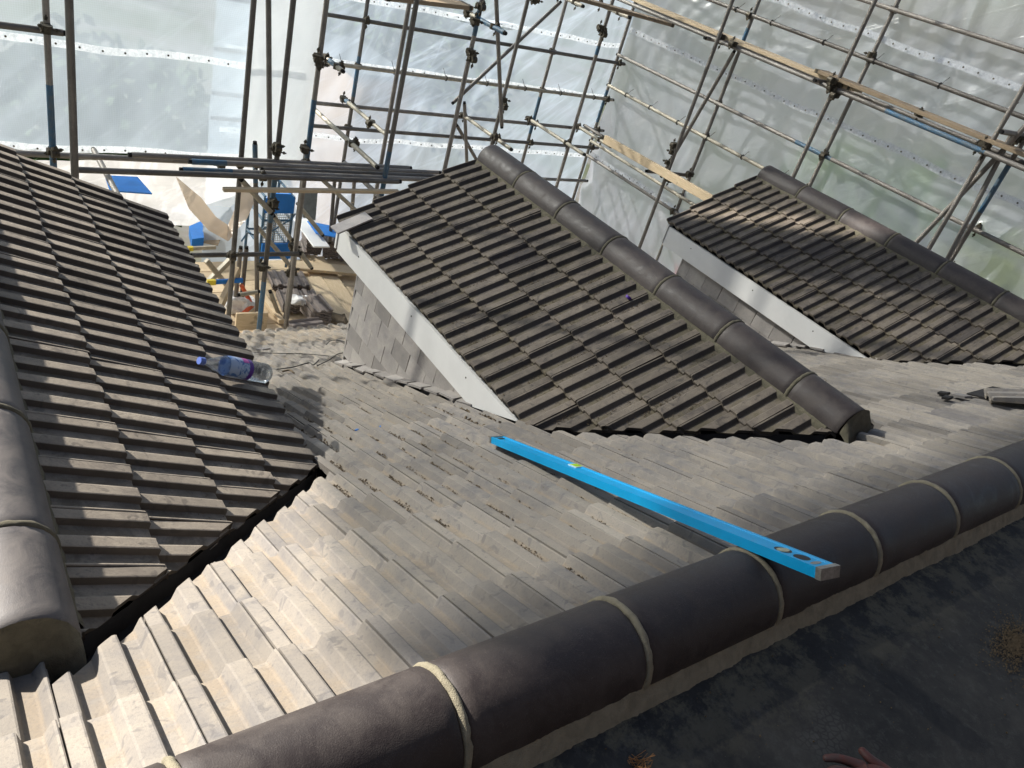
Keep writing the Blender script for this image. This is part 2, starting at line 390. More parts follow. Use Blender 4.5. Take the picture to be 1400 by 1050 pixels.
roof = thing('tiled_roof', 'main roof of dusty grey-brown interlocking tiles falling away from the long dark ridge in the foreground', 'roof', (3, 3, -3))
u_m = Vector((-1, 0, 0)); up_m = Vector((0, -math.cos(TSL), math.sin(TSL))); n_m = u_m.cross(up_m)
cand = []
XJ0 = .297
for k in range(-1, 22):
    yk = Y0+k*GY
    off = (.005*((k*7) % 3-1)) % CW
    for i in range(-12, 45):
        x1 = XJ0 + off % CW + CW*i
        x0 = x1-CW
        if x1 < -1.3 or x0 > 7.7: continue
        cx, cy = (x0+x1)/2, yk-GY/2
        planes = []; skip = False
        if yk-GY < .70: planes.append((Vector((0, .69, 0)), Vector((0, 1, 0))))
        for D in DX:
            a = cx-D
            if abs(a) > 1.25 or cy > 4.12: continue
            s = 1 if a >= 0 else -1
            if abs(a) < .95 or (abs(a) < 1.08 and cy < 2.15):
                if cy > 2.25 and abs(a) < .9: skip = True; break
                if yk > 1.0:
                    no = Vector((s*VS, -1, 0)).normalized()
                    co = Vector((D+s*HALF_R, VY, 0)) + no*(.068 if D < 1 else .105)
                    if abs(a) < .12:
                        no = Vector((0, -1, 0)); co = Vector((D, VY-.07, 0))
                    if cy > 2.14 and abs(a) > .95: pass
                    else: planes.append((co, no))
            if cy < 4.15 and cy > 2.2 and abs(a) < 1.06:
                planes.append((Vector((D+s*.955, 0, 0)), Vector((s, 0, 0))))
        if skip: continue
        O = Vector((x1, yk, plane_z(yk)))
        c = Vector((cx, cy, plane_z(cy)))
        d = c.dot(fwd); px = 700+FPX*c.dot(r2)/d; py = 525-FPX*c.dot(u2)/d
        vis = d > 0 and -90 < px < 1490 and -60 < py < 1130
        cand.append((not vis, c.length, O, planes))
cand.sort(key=lambda t: (t[0], t[1]))
rest = []
for k, (nv, d, O, planes) in enumerate(cand):
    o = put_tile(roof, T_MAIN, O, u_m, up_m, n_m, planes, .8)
    if o is not None: rest.append(o)
def join_objs(objs, name, parent, m):
    mb_v, mb_f = [], []
    for o in objs:
        mw = parent_inv(o.parent).inverted() @ o.matrix_basis
        k = len(mb_v); mb_v += [parent_inv(parent) @ (mw @ v.co) for v in o.data.vertices]
        mb_f += [tuple(i+k for i in p.vertices) for p in o.data.polygons]
        bpy.data.objects.remove(o)
    j = link(name, me_from(name, mb_v, mb_f, m), parent); j['kind'] = 'stuff'; return j
print('main roof tiles', len(rest))
if len(rest) > 299: join_objs(rest[299:], 'roof_tile_field', roof, T_MAIN)
# felt below the tiles, with a board line at the eave
mb = MB()
zz = lambda y: plane_z(y)-.075
mb.add([(-1.4,.6,zz(.6)),(7.8,.6,zz(.6)),(7.8,5.85,zz(5.85)),(-1.4,5.85,zz(5.85))], [(0,1,2,3)])
o = mb.build('underlay', DARK); o.parent = roof; o.matrix_basis = parent_inv(roof)
def child(mb, name, mats, parent, **k):
    o = mb.build(name, mats, None, **k); o.parent = parent; o.matrix_basis = parent_inv(parent); return o
mb = MB(); mb.box((-1.4, 5.8, plane_z(5.8)-.30), (7.8, 5.84, plane_z(5.8)-.09)); child(mb, 'fascia_board', WHITE, roof)

# ------------------------------------------------------------------ ridge tiles
def ridge_seg(name, m, L, rr, seed, wall=.016, flare=.004):
    """half-round tile along local X from 0 to L"""
    rnd = random.Random(seed); n = 16; v = []; f = []; mi = []
    xs = [0, .006, .03, L*.5, L-.03, L-.006, L]
    for x in xs:
        e = -.004 if x in (0, L) else 0
        for j in range(n+1):
            a = math.pi*j/n + 0
            q = rr + e + noise.noise(Vector((x*9, j*.7, seed)))*.0012
            ex = noise.noise(Vector((j*.5, x*50, seed*3)))*.0015 if x in (0, L) else 0
            v.append((x+ex, math.cos(a)*q, math.sin(a)*q*1.0))
    W = n+1
    for i in range(len(xs)-1):
        for j in range(n): f.append((i*W+j, i*W+j+1, (i+1)*W+j+1, (i+1)*W+j))
    k = len(v)
    for x in (0, L):
        for j in range(n+1):
            a = math.pi*j/n; v.append((x, math.cos(a)*(rr-wall), math.sin(a)*(rr-wall)))
    for j in range(n):
        f.append((k+j, k+j+1, j+1, j)); b = (len(xs)-1)*W
        f.append((b+j, b+j+1, k+W+j+1, k+W+j)); f.append((k+j, k+W+j, k+W+j+1, k+j+1))
    me = me_from(name, v, f, m, True)
    try: me.set_sharp_from_angle(angle=R(50))
    except Exception: pass
    bm = bmesh.new(); bm.from_mesh(me); bmesh.ops.recalc_face_normals(bm, faces=bm.faces); bm.to_mesh(me); bm.free()
    return me
def mortar_ring(rr, wdt, seed, a0=0, a1=math.pi, mm=None):
    n = 40; v = []; f = []
    cs = [(-wdt, -.006), (-wdt*.8, .0005), (-wdt*.3, .004), (wdt*.3, .004), (wdt*.8, .0005), (wdt, -.006)]
    for j in range(n+1):
        a = a0+(a1-a0)*j/n
        for i, (x, h) in enumerate(cs):
            nz = noise.noise(Vector((j*.35, i*1.3, seed)))
            nx = noise.noise(Vector((j*.5, i*.2+9, seed+4)))*.0035
            q = rr + h + nz*.0016
            v.append((x+nx, math.cos(a)*q, math.sin(a)*q))
    W = len(cs)
    for j in range(n):
        for i in range(W-1): f.append((j*W+i, (j+1)*W+i, (j+1)*W+i+1, j*W+i+1))
    return me_from('mortar_joint', v, f, mm or MORTAR, True)
def strip(name, prof, path_fn, n, m, parent, amp=.004, seed=0, fr=30):
    """loft a small cross-section along a path; roughened like trowelled mortar"""
    v = []; f = []
    for i in range(n+1):
        t = i/n
        pts = path_fn(t, prof)
        for j, p in enumerate(pts):
            nz = noise.noise_vector(Vector((p.x*fr*.6, p.y*fr*.6, seed+j*.7)))*amp + noise.noise_vector(Vector((p.x*fr*3, p.y*fr*3, seed+j*.7)))*amp*.5
            v.append(p+nz)
    W = len(prof)
    for i in range(n):
        for j in range(W-1): f.append((i*W+j, (i+1)*W+j, (i+1)*W+j+1, i*W+j+1))
    o = link(name, me_from(name, v, f, m, True), None); o.parent = parent; o.matrix_basis = parent_inv(parent); return o
# main ridge: joints every 0.455 at x = .66 + .45 k
for k in range(-4, 16):
    xk = .66+.45*k
    mw = Matrix.Translation((xk+.009, RC_Y, RC_Z+rj.uniform(-.0015, .002))) @ Matrix.Rotation(R(rj.uniform(-.3, .3)), 4, 'Z') @ Matrix.Rotation(R(rj.uniform(-.25, .25)), 4, 'Y')
    link('ridge_tile', ridge_seg('ridge_tile', RIDGE, .432, RR, k+50), roof, mw=mw)
    link('mortar_joint', mortar_ring(RR, .0088, k+10), roof, mw=Matrix.Translation((xk, RC_Y, RC_Z)))
yb = RC_Y-RR
strip('mortar_bedding', [(0.006, .012), (-.001, .0), (-.012, -.016), (-.024, -.034), (-.036, -.05)],
      lambda t, pr: [Vector((-1.2+8.6*t, yb+a, RC_Z+b)) for a, b in pr], 900, MORTAR, roof, .0055, 3, 26)
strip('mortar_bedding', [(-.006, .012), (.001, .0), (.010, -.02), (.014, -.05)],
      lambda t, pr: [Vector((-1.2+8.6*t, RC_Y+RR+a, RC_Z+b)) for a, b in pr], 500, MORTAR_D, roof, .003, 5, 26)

# ------------------------------------------------------------------ dormers
def ridge_run(parent, D, ystart, yend, m, mname):
    y = ystart; k = 0
    while y - .44 > yend - .25:
        ye = max(y-.455, yend)
        if ye - yend < .1: ye = yend
        L = y-ye-.012
        mw = Matrix.Translation((D, y-.004, ZL-.012+rj.uniform(-.002, .002))) @ Matrix.Rotation(R(-90), 4, 'Z') @ Matrix.Rotation(R(rj.uniform(-.5, .5)), 4, 'Y')
        link('ridge_tile', ridge_seg('ridge_tile', m, L, .107, int(D*10)+k), parent, mw=mw)
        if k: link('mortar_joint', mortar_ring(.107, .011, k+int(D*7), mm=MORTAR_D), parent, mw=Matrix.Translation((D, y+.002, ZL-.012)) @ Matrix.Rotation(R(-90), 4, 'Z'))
        y = ye; k += 1
        if y <= yend+.001: break
def dormer(D, label, tm, rm, side, first):
    """side = the slope built tile by tile: +1 faces +X, -1 faces -X"""
    th = thing('dormer', label, 'dormer', (D, 3.2, -2.3), 'gabled dormers on the main roof')
    th_p = []
    for s in (side, -side):
        hx = .2325
        pit = R(25); ts = pit-R(4.6)
        u = Vector((0, s, 0)); up = Vector((-s*math.cos(ts), 0, math.sin(ts))); nn = u.cross(up)
        out = Vector((s*VS*-1, 1, 0)).normalized()
        planes0 = [(Vector((D+s*HALF_R, VY, 0)), Vector((-s*VS, 1, 0)).normalized())]
        made = []
        for row in range(0, 5):
            tx = HALF_R+.002+hx*row if row else HALF_R+.002
            dx = .104+hx*row
            if row == 0: continue
            zt = ZL+.000-DPITCH*(dx-.104)
            pl = list(planes0)
            if row == 1: pl = pl+[(Vector((D+s*.085, 0, 0)), Vector((s, 0, 0)))]
            stag = 0.0 if row % 2 else .0
            for i in range(17):
                yhi = YF+.01 - CW*i - .002*row
                ylo = yhi-CW
                if yhi < 1.05: break
                O = Vector((D+s*dx, ylo if s > 0 else yhi, zt))
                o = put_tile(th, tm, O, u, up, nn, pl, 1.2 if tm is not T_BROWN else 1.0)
                if o is not None: made.append(o)
        if s != side: join_objs(made, 'roof_tile_field', th, tm)
        # dark bedding face under the cut edge and the valley trough
        c = lambda t: (D+s*(HALF_R+(.96)*t), VY+VS*.96*t)
        zd = lambda t: ZL-.012-DPITCH*(.96*t)
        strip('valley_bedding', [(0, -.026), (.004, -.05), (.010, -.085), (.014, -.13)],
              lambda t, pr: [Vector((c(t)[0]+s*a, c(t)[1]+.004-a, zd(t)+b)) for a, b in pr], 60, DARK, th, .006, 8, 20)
        def trough(t, pr):
            x, y = c(t); no = Vector((s*VS, -1, 0)).normalized()
            return [Vector((x, y, plane_z(y)-.062+b)) + no*a for a, b in pr]
        strip('valley_trough', [(-.12, .0), (0, -.012), (.06, -.014), (.11, .0), (.16, .004)], trough, 40, LEAD, th, .004, 2, 15)
        # underlay slope, soffit, fascia, cheek wall
        ex = D+s*1.0
        mb = MB(); mb.add([(D, VY+.02, ZL-.0), (D, YF-.03, ZL-.0), (ex, YF-.03, ZL-.075-DPITCH*.9), (ex, VY+.8, ZL-.075-DPITCH*.9)], [(0,1,2,3)])
        child(mb, 'underlay', DARK, th)
        fx0, fx1 = sorted((D+s*1.0, D+s*1.022)); zf = ZL-.03-DPITCH*.93
        mb = MB(); ztop = zf-.018; zb = zf-.185
        # the fascia runs down to a splayed end where it meets the main roof
        yb_ = 1.95
        ys = Y0 + (Z0-zb+.0)/TP; yt = Y0+(Z0-ztop)/TP+.02
        for xx in (fx0, fx1): pass
        v = [(x, y, z) for x in (fx0, fx1) for y, z in ((YF-.05, ztop), (YF-.05, zb), (ys, zb), (yt-.03, ztop))]
        mb.add(v, [(0,1,2,3),(7,6,5,4),(0,4,5,1),(1,5,6,2),(2,6,7,3),(3,7,4,0)])
        child(mb, 'fascia_board', WHITE, th)
        q = MB()
        for yy in (3.9, 3.2, 2.6): q.tube((D+s*1.0215, yy, (ztop+zb)/2+.03), (D+s*1.0235, yy, (ztop+zb)/2+.03), .005, 8)
        e = child(q, 'screw_head', COUPLER, th); e['kind'] = 'stuff'
        sx0, sx1 = sorted((D+s*.94, D+s*.999))
        mb = MB(); mb.box((sx0, 2.35, zb+.02), (sx1, YF-.06, zb+.032)); child(mb, 'soffit', WHITE, th)
        cx0, cx1 = sorted((D+s*.90, D+s*.955))
        mb = MB(); mb.box((cx0, 2.0, -4.0), (cx1, 3.95, zb+.04)); child(mb, 'cheek_wall', DARK, th)
        # plain tiles hung on the cheek in courses
        if s == -1 and D > 1:
            g = .125; tw = .19; th_t = .011; x = D+s*.955; row = 0
            protos = []
            for q in range(4):
                b = MB(); rr_ = random.Random(q)
                b.add([(0, 0, .016), (tw-.005, 0, .016+rr_.uniform(-.001, .001)), (tw-.005, 0, .004), (0, 0, .004), (0, g*1.55, .004), (tw-.005, g*1.55, .004)],
                      [(0,1,5,4), (3,2,1,0), (3,0,4), (2,5,1)])
                protos.append(me_from('cheek_tile', b.v, b.f, T_CHEEK))
            b = MB(); hw = tw/2-.003
            b.add([(0, 0, .016), (hw, 0, .016), (hw, 0, .004), (0, 0, .004), (0, g*1.55, .004), (hw, g*1.55, .004)], [(0,1,5,4), (3,2,1,0), (3,0,4), (2,5,1)])
            halfp = me_from('cheek_tile', b.v, b.f, T_CHEEK)
            z = zb-g*.2
            while z > -3.2:
                yy = 3.97 - (tw/2 if row % 2 else 0)
                first_t = True
                while yy > 2.1:
                    lo = yy-tw
                    # local x -> +Y, local y -> +Z, local z -> -X
                    mw = Matrix.Identity(4); X_, Y_, Z_ = Vector((0, -1, 0)), Vector((0, 0, 1)), Vector((-1, 0, 0))
                    mw = frame(Vector((x, yy, z)), X_, Y_, Z_) @ Matrix.Rotation(R(rj.uniform(-.8, .8)), 4, 'Z') @ Matrix.Rotation(R(rj.uniform(-.5, 1.2)), 4, 'X')
                    if row % 2 and first_t:
                        link('cheek_tile', halfp, th, mw=frame(Vector((x, 3.97, z)), X_, Y_, Z_))
                    first_t = False
                    if z + g > plane_z(lo)-.02 and z > plane_z(yy)-.09:
                        link('cheek_tile', rj.choice(protos), th, mw=mw)
                    yy = lo
                z -= g; row += 1
                yy = 3.9
            while yy > 2.45:
                q = MB(); w_ = rj.uniform(.10, .15); q.box((-.06, -w_/2, 0), (.03, w_/2, .012))
                link('soaker', me_from('soaker', q.v, q.f, T_CHEEK), th, mw=Matrix.Translation((x-.02, yy, plane_z(yy)+.014)) @ Matrix.Rotation(R(rj.uniform(-6, 6)), 4, 'Z') @ Matrix.Rotation(R(-24+rj.uniform(-4, 4)), 4, 'X') @ Matrix.Rotation(R(rj.uniform(-10, 4)), 4, 'Y'))
                yy -= w_+.012
        # half tiles closing the front corner
            mb = MB(); mb.box((x-.014, 3.97, -3.0), (x+.02, 3.985, zb)); child(mb, 'corner_strip', T_CHEEK, th)
        # front gable
    mb = MB(); mb.add([(D-.93, 3.93, -3.3), (D+.93, 3.93, -3.3), (D+.93, 3.93, ZL-.1-DPITCH*.83), (D, 3.93, ZL-.06), (D-.93, 3.93, ZL-.1-DPITCH*.83)], [(0,1,2,3,4)])
    child(mb, 'gable_wall', T_CHEEK, th)
    for s in (-1, 1):
        mb = MB(); a = (D+s*.0, ZL-.02); b = (D+s*1.03, ZL-.02-DPITCH*.93-.02)
        v = [(x, y, z+dz) for y in (YF-.045, YF-.025) for (x, z) in (a, b) for dz in (0, -.16)]
        mb.add(v, [(0,1,3,2),(4,6,7,5),(0,2,6,4),(1,5,7,3),(0,4,5,1),(2,3,7,6)]); child(mb, 'barge_board', WHITE, th)
    ridge_run(th, D, YF-.01, VY-.03, rm, 'ridge')
    for s in (-1, 1):
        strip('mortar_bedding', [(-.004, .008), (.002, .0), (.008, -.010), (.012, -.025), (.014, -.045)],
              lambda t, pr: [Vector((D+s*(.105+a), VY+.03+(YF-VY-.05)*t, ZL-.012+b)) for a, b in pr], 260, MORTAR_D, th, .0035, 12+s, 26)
    # mortar stop closing the low end of the ridge
    v = []; f = []; n = 14
    for r_ in range(6):
        t = r_/5
        for j in range(n+1):
            a = math.pi*j/n; q = .104*(1-.0*t)
            y = VY-.03 - .13*t*(.25+.75*(1-math.sin(a)))*1.0 - .02*t
            p = Vector((D+math.cos(a)*q*(1+.10*t), y, ZL + math.sin(a)*q*(1-t) - .055*t))
            p += noise.noise_vector(p*22)*.010*t + noise.noise_vector(p*70)*.003
            v.append(p)
    for r_ in range(5):
        for j in range(n): f.append((r_*(n+1)+j, r_*(n+1)+j+1, (r_+1)*(n+1)+j+1, (r_+1)*(n+1)+j))
    c0 = len(v); 
    o = link('mortar_stop', me_from('mortar_stop', v, f, MORTAR_D, True), None); o.parent = th; o.matrix_basis = parent_inv(th)
    return th
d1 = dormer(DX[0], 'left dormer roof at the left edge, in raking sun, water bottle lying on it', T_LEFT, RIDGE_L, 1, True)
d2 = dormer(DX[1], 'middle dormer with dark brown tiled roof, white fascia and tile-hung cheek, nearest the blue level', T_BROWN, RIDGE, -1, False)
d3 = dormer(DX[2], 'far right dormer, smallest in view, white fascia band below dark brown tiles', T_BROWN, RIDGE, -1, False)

# ------------------------------------------------------------------ flat roof behind the ridge
m, n = mat('black_felt'); P = coords(n)
a = noi(n, P, 3.2, 8, .75, .3); b = noi(n, P, 30, 7, .8, .2); fn = noi(n, P, 300, 3, .6)
sep = N(n, 'ShaderNodeSeparateXYZ'); n.links.new(P, sep.inputs[0])
vo = N(n, 'ShaderNodeTexVoronoi', Scale=70.0); vo.feature = 'DISTANCE_TO_EDGE'; n.links.new(P, vo.inputs['Vector'])
c = mixc(n, mth(n, 'MULTIPLY', ramp(n, a, [(.42, 0), (.7, 1)]), .8), (.022, .022, .021), (.075, .072, .064))
c = mixc(n, mth(n, 'MULTIPLY', ramp(n, b, [(.52, 0), (.7, 1)]), .45), c, (.10, .10, .092))
tread = mth(n, 'MULTIPLY', ramp(n, vo.outputs['Distance'], [(.06, 0), (.16, 1)]), ramp(n, noi(n, P, 4.1, 2, .5, .2), [(.6, 0), (.68, 1)]))
c = mixc(n, mth(n, 'MULTIPLY', tread, .22), c, (.13, .125, .115))
c = mixc(n, ramp(n, fn, [(.72, 0), (.78, .5)]), c, (.3, .3, .28))
# cement splashed along the foot of the ridge
near = ramp(n, sep.outputs[1], [(.30, 0), (.50, 1)])
smear = mth(n, 'MULTIPLY', near, ramp(n, noi(n, P, 11, 8, .75, .15), [(.47, 0), (.57, 1)]))
c = mixc(n, mth(n, 'MULTIPLY', smear, .8), c, (.15, .135, .09))
bsdf(n, c, ramp(n, a, [(.3, .65), (.7, .92)]), spec=.25, bump=mth(n, 'ADD', b, mth(n, 'MULTIPLY', fn, .6)), bs=.5, bd=.002)
FELT = m
v = []; f = []; NX, NY = 160, 50
for j in range(NY+1):
    for i in range(NX+1):
        x = -1.3+8.8*i/NX; y = -3.0 + 3.56*(j/NY)**.6
        z = -1.338 + noise.noise(Vector((x*2.2, y*2.2, 1)))*.008 + noise.noise(Vector((x*14, y*14, 5)))*.0025
        v.append((x, y, z))
for j in range(NY):
    for i in range(NX): f.append((j*(NX+1)+i, j*(NX+1)+i+1, (j+1)*(NX+1)+i+1, (j+1)*(NX+1)+i))
fr = link('flat_roof', me_from('flat_roof', v, f, FELT, True)); tag(fr, 'black felt flat roof with cement smears in the bottom right corner, behind the foreground ridge', 'roof')

# ------------------------------------------------------------------ house walls below, ground
mb = MB(); mb.box((-1.3, -3.0, -7.5), (7.6, 5.6, -4.25)); mb.box((-1.3, -3.0, -4.25), (7.6, .4, -1.36))
hs = mb.build('house_wall', simple('render', (.5, .47, .42), .9)); tag(hs, 'pale rendered house walls under the tiled roof, below the scaffold boards', 'house')
mb = MB(); mb.box((-4, -3.6, -7.5), (8.2, -3.3, 6.0)); ow = mb.build('sky_blocker', simple('sky_blocker_dark', (.06, .045, .04), .95))  # unseen wall added behind the camera to block light from the sky
tag(ow, 'added unseen dark wall behind the black flat roof, blocking sky light', 'wall')
m, n = mat('garden_ground'); P = coords(n)
c = mixc(n, ramp(n, noi(n, P, .35, 5, .6, .5), [(.42, 0), (.56, 1)]), (.18, .175, .165), (.08, .105, .055))
c = mixc(n, ramp(n, noi(n, P, 3, 5, .6), [(.4, 0), (.7, .5)]), c, (.12, .10, .06))
bsdf(n, c, .95)
mb = MB(); mb.add([(-150,-150,-7.5),(200,-150,-7.5),(200,200,-7.5),(-150,200,-7.5)], [(0,1,2,3)])
g = mb.build('ground', m); g['kind'] = 'structure'; g['label'] = 'garden ground with lawn and paving far below the scaffold'

# ------------------------------------------------------------------ scaffolding
TR = .0225
def band_tube(name, a, b, parent, bands=(), m=TUBE, r=TR, bore=True):
    """tube from a to b; bands = (t0, t1) painted blue"""
    a, b = Vector(a), Vector(b); mb = MB(); ts = [0]
    for t0, t1 in bands: ts += [t0, t1]
    ts.append(1); ts = sorted(set(ts))
    for t0, t1 in zip(ts[:-1], ts[1:]):
        mid = (t0+t1)/2; bl = any(p <= mid <= q for p, q in bands)
        mb.tube(a.lerp(b, t0), a.lerp(b, t1), r*(1.0 if not bl else 1.04), 12, 2 if bl else 0, cap=bl)
    d = (b-a).normalized()
    mb.tube(a, a+d*.001, r, 12, 0, bore=1); mb.tube(b-d*.001, b, r, 12, 0, bore=1)
    o = mb.build(name, [m, HOLE, BLUE2], None, angle=R(40))
    if parent: o.parent = parent; o.matrix_basis = parent_inv(parent)
    return o
def coupler_mesh(seed):
    mb = MB(); rnd = random.Random(seed)
    mb.tube((0, 0, -.026), (0, 0, .026), TR*1.42, 10); mb.tube((-.026, TR*1.9, 0), (.026, TR*1.9, 0), TR*1.42, 10)
    mb.box((-.022, .0, -.022), (.022, TR*2, .022))
    for x, y, z, dx, dz in ((.034, 0, .0, .045, 0), (-.03, .012, .012, -.03, .01), (0, TR*1.9, .036, 0, .05), (0, TR*1.9+.01, -.034, .01, -.03)):
        mb.tube((x, y, z), (x+dx*.9, y-.012, z+dz*.9), .0065, 6); mb.tube((x+dx*.3, y-.004, z+dz*.3), (x+dx*.62, y-.008, z+dz*.62), .0135, 6)
    mb.box((-.04, -.012, -.02), (-.018, .03, .02)); mb.box((-.02, TR*1.2, -.045), (.02, TR*2.6, -.028))
    return me_from('coupler', mb.v, mb.f, COUPLER)
CPM = [coupler_mesh(i) for i in range(3)]
def coupler(p, parent, ang=0):
    mw = Matrix.Translation(p) @ Matrix.Rotation(R(ang+rj.uniform(-12, 12)), 4, 'Z') @ Matrix.Rotation(R(rj.choice((0, 180))+rj.uniform(-8, 8)), 4, 'X')
    return link('coupler', rj.choice(CPM), parent, mw=mw)
YO, YI, XO, XI = 8.5, 7.6, 8.0, 7.13

# --- back frame
back = thing('scaffolding', 'back wall of scaffolding behind the middle dormer, tubes and couplers in front of woven sheeting', 'scaffolding', (5.5, 8.2, -4.4), 'scaffolding round the roof')
right = thing('scaffolding', 'right-hand wall of scaffolding beyond the far right dormer, with long ledgers falling to the right', 'scaffolding', (7.6, 5.0, -4.4), 'scaffolding round the roof')
left = thing('scaffolding', 'left scaffold tower standing at the eave beside the left dormer, carrying stored tubes', 'scaffolding', (2.2, 6.7, -4.4), 'scaffolding round the roof')
ZT, ZB = 1.9, -7.5
def upright(px, py, plane, val, parent, z0=ZB, z1=ZT, bands=(), m=TUBE, name='standard'):
    p = (onY if plane == 'y' else onX)(px, py, val)
    L = z1-z0; bb = [((a-z0)/L, (b-z0)/L) for a, b in bands]
    band_tube(name, (p.x, p.y, z0), (p.x, p.y, z1), parent, bb, m); return p
PO = {}
PO['b1'] = upright(486, 112, 'y', YO, back, bands=((-2.45, -2.0),))
PO['b2'] = upright(744, 112, 'y', YO, back, bands=((-2.7, -2.2),))
PO['b3'] = upright(825, 140, 'y', YO, back, bands=((-2.45, -2.0),))
PO['i1'] = upright(534, 150, 'y', 7.3, back)
PO['i2'] = upright(550, 110, 'y', 6.1, back, bands=((-2.9, -2.2),))
PO['i3'] = upright(634, 113, 'y', 6.7, back, bands=((-1.25, -1.0),))
PO['i4'] = upright(698, 95, 'y', 7.5, back)
PO['i5'] = upright(797, 135, 'y', YI, back, bands=((-1.4, -1.3),))
PO['i6'] = upright(433, 110, 'y', 6.55, back, bands=((-2.55, -1.95), ))
def xledger(px, py, val, x0, x1, parent, bands=(), m=TUBE, name='ledger'):
    p = onY(px, py, val); return band_tube(name, (x0, val, p.z), (x1, val, p.z), parent, bands, m), p.z
OFF = .055
zl = []
for (px, py, m_, bn) in ((640, 52, TUBE, ()), (640, 111, TUBE_L, ()), (600, 157, TUBE, ()), (620, 187, TUBE, ()), (775, 246, TUBE, ())):
    o, z = xledger(px, py, YO-OFF, 2.6 if py != 246 else 6.6, 8.05, back, bn, m_); zl.append(z)
for z in zl[:4]:
    for k in ('b1', 'b2', 'b3'): coupler((PO[k].x, YO-OFF*.5, z), back)
def seg(name, a, b, parent, bands=(), m=TUBE): return band_tube(name, a, b, parent, bands, m)
# diagonals
a, b = onY(765, 4, YO-.12), onY(620, 140, YO-.12); seg('brace', a, b, back, (), TUBE)
a, b = onY(678, -10, 7.2), onY(686, 172, 7.2); seg('brace', a+(a-b)*.3, b, back)
a, b = onY(625, 172, YO-.1), onY(650, 216, YO-.1); seg('brace', a, b+(b-a)*.6, back)
a, b = onY(635, 142, YO-.2), onY(638, 216, YO-.2); seg('brace', a, b+(b-a)*.3, back)
# transoms running towards the roof, open ends seen
def ytube(px0, py0, y0, px1, py1, parent, bands=(), m=TUBE_L, ext=0):
    p = onY(px0, py0, y0); q = ray(px1, py1)
    # same height and x: meet the second sight line at the tube's height
    q = q*(p.z/q.z); return seg('transom', (p.x, p.y+ext, p.z), (p.x, q.y, p.z), parent, bands, m), p, q
for (x0, y0, Y, x1, y1, bn, m_) in ((631, 156, YO-.1, 701, 204, (), TUBE_L), (721, 161, YO-.1, 799, 211, (), TUBE_L), (787, 171, YO-.1, 835, 200, (), TUBE_L),
        (470, 135, YO-.1, 536, 184, ((0, .12),), TUBE_L), (443, 77, 7.4, 469, 97, ((.3, .7),), TUBE_L), (640, 18, 7.2, 679, 43, ((.35, 1),), TUBE_L),
        (733, 0, YO-.1, 748, 3, (), TUBE_L), (760, -8, YO-.1, 786, 6, (), TUBE_L), (815, 4, 7.8, 853, 22, (), TUBE_L), (413, 134, YO-.6, 520, 228, (), TUBE_L)):
    o, p, q = ytube(x0, y0, Y, x1, y1, back, bn, m_)
    coupler((p.x, p.y-.03, p.z), back); coupler((p.x, q.y+(p.y-q.y)*.3, p.z), back, 90)
for (px, py, y) in ((655, 8, 6.7), (652, 30, 6.7), (646, 72, 6.7), (644, 80, 6.7), (688, 145, 7.5), (690, 137, 7.5), (675, 187, 7.5), (823, 38, 7.6), (824, 46, 7.6), (438, 88, 6.5), (436, 80, 6.5), (418, 205, 6.55)):
    coupler(onY(px, py, y-.04), back)

# --- right frame (runs towards the camera)
PR = {}
PR['o1'] = upright(1033, 13, 'x', XO, right, bands=((-.9, -.65),)); PR['o2'] = upright(1228.6, 0, 'x', XO, right, bands=((-2.25, -1.95),))
PR['o3'] = upright(1395, 200, 'x', XO-.15, right, bands=((-1.35, -.9),))
PR['n1'] = upright(938, 169, 'x', 7.52, right, z1=1.2); PR['n2'] = upright(1142, 118, 'x', 7.59, right)
PR['n3'] = upright(1337, 226, 'x', 7.62, right)
def yledger(px, py, val, y0, y1, parent, bands=(), m=TUBE, name='ledger', dz=0):
    p = onX(px, py, val); return band_tube(name, (val, y1, p.z+dz), (val, y0, p.z), parent, bands, m), p.z
zr = []
for (px, py, m_, bn) in ((1125, 212, TUBE, ((.45, .52),)), (937, 173, TUBE_L, ()), (1100, 48, TUBE, ()), (865, 228, TUBE_L, ()), (880, 262, TUBE, ()), (1300, 38, TUBE, ())):
    o, z = yledger(px, py, XO-OFF, 1.4, 8.5, right, bn, m_); zr.append(z)
    for k in ('o1', 'o2', 'o3'): coupler((XO-OFF*.5, PR[k].y, z), right, 90)
# working lift: double ledgers, with boards on top
zb_ = onX(1143, 123, 7.54).z
band_tube('ledger', (7.54, 8.4, zb_), (7.54, 1.0, zb_), right, ((.56, .70),), TUBE)
band_tube('ledger', (7.92, 8.4, zb_), (7.92, 1.0, zb_), right, (), TUBE)
for k in ('n1', 'n2', 'n3'):
    coupler((7.55, PR[k].y-.01, zb_), right, 90); coupler((7.58, PR[k].y, zb_+.05), right)
for (px, py, L, ang) in ((965, 52, .5, 12), (1115, 110, .45, 12), (1370, 180, .45, 12)):
    p = onX(px, py, 7.45); seg('transom', p, p+Vector((.62, -.02, .0)), right, ((.6, .9),), TUBE)
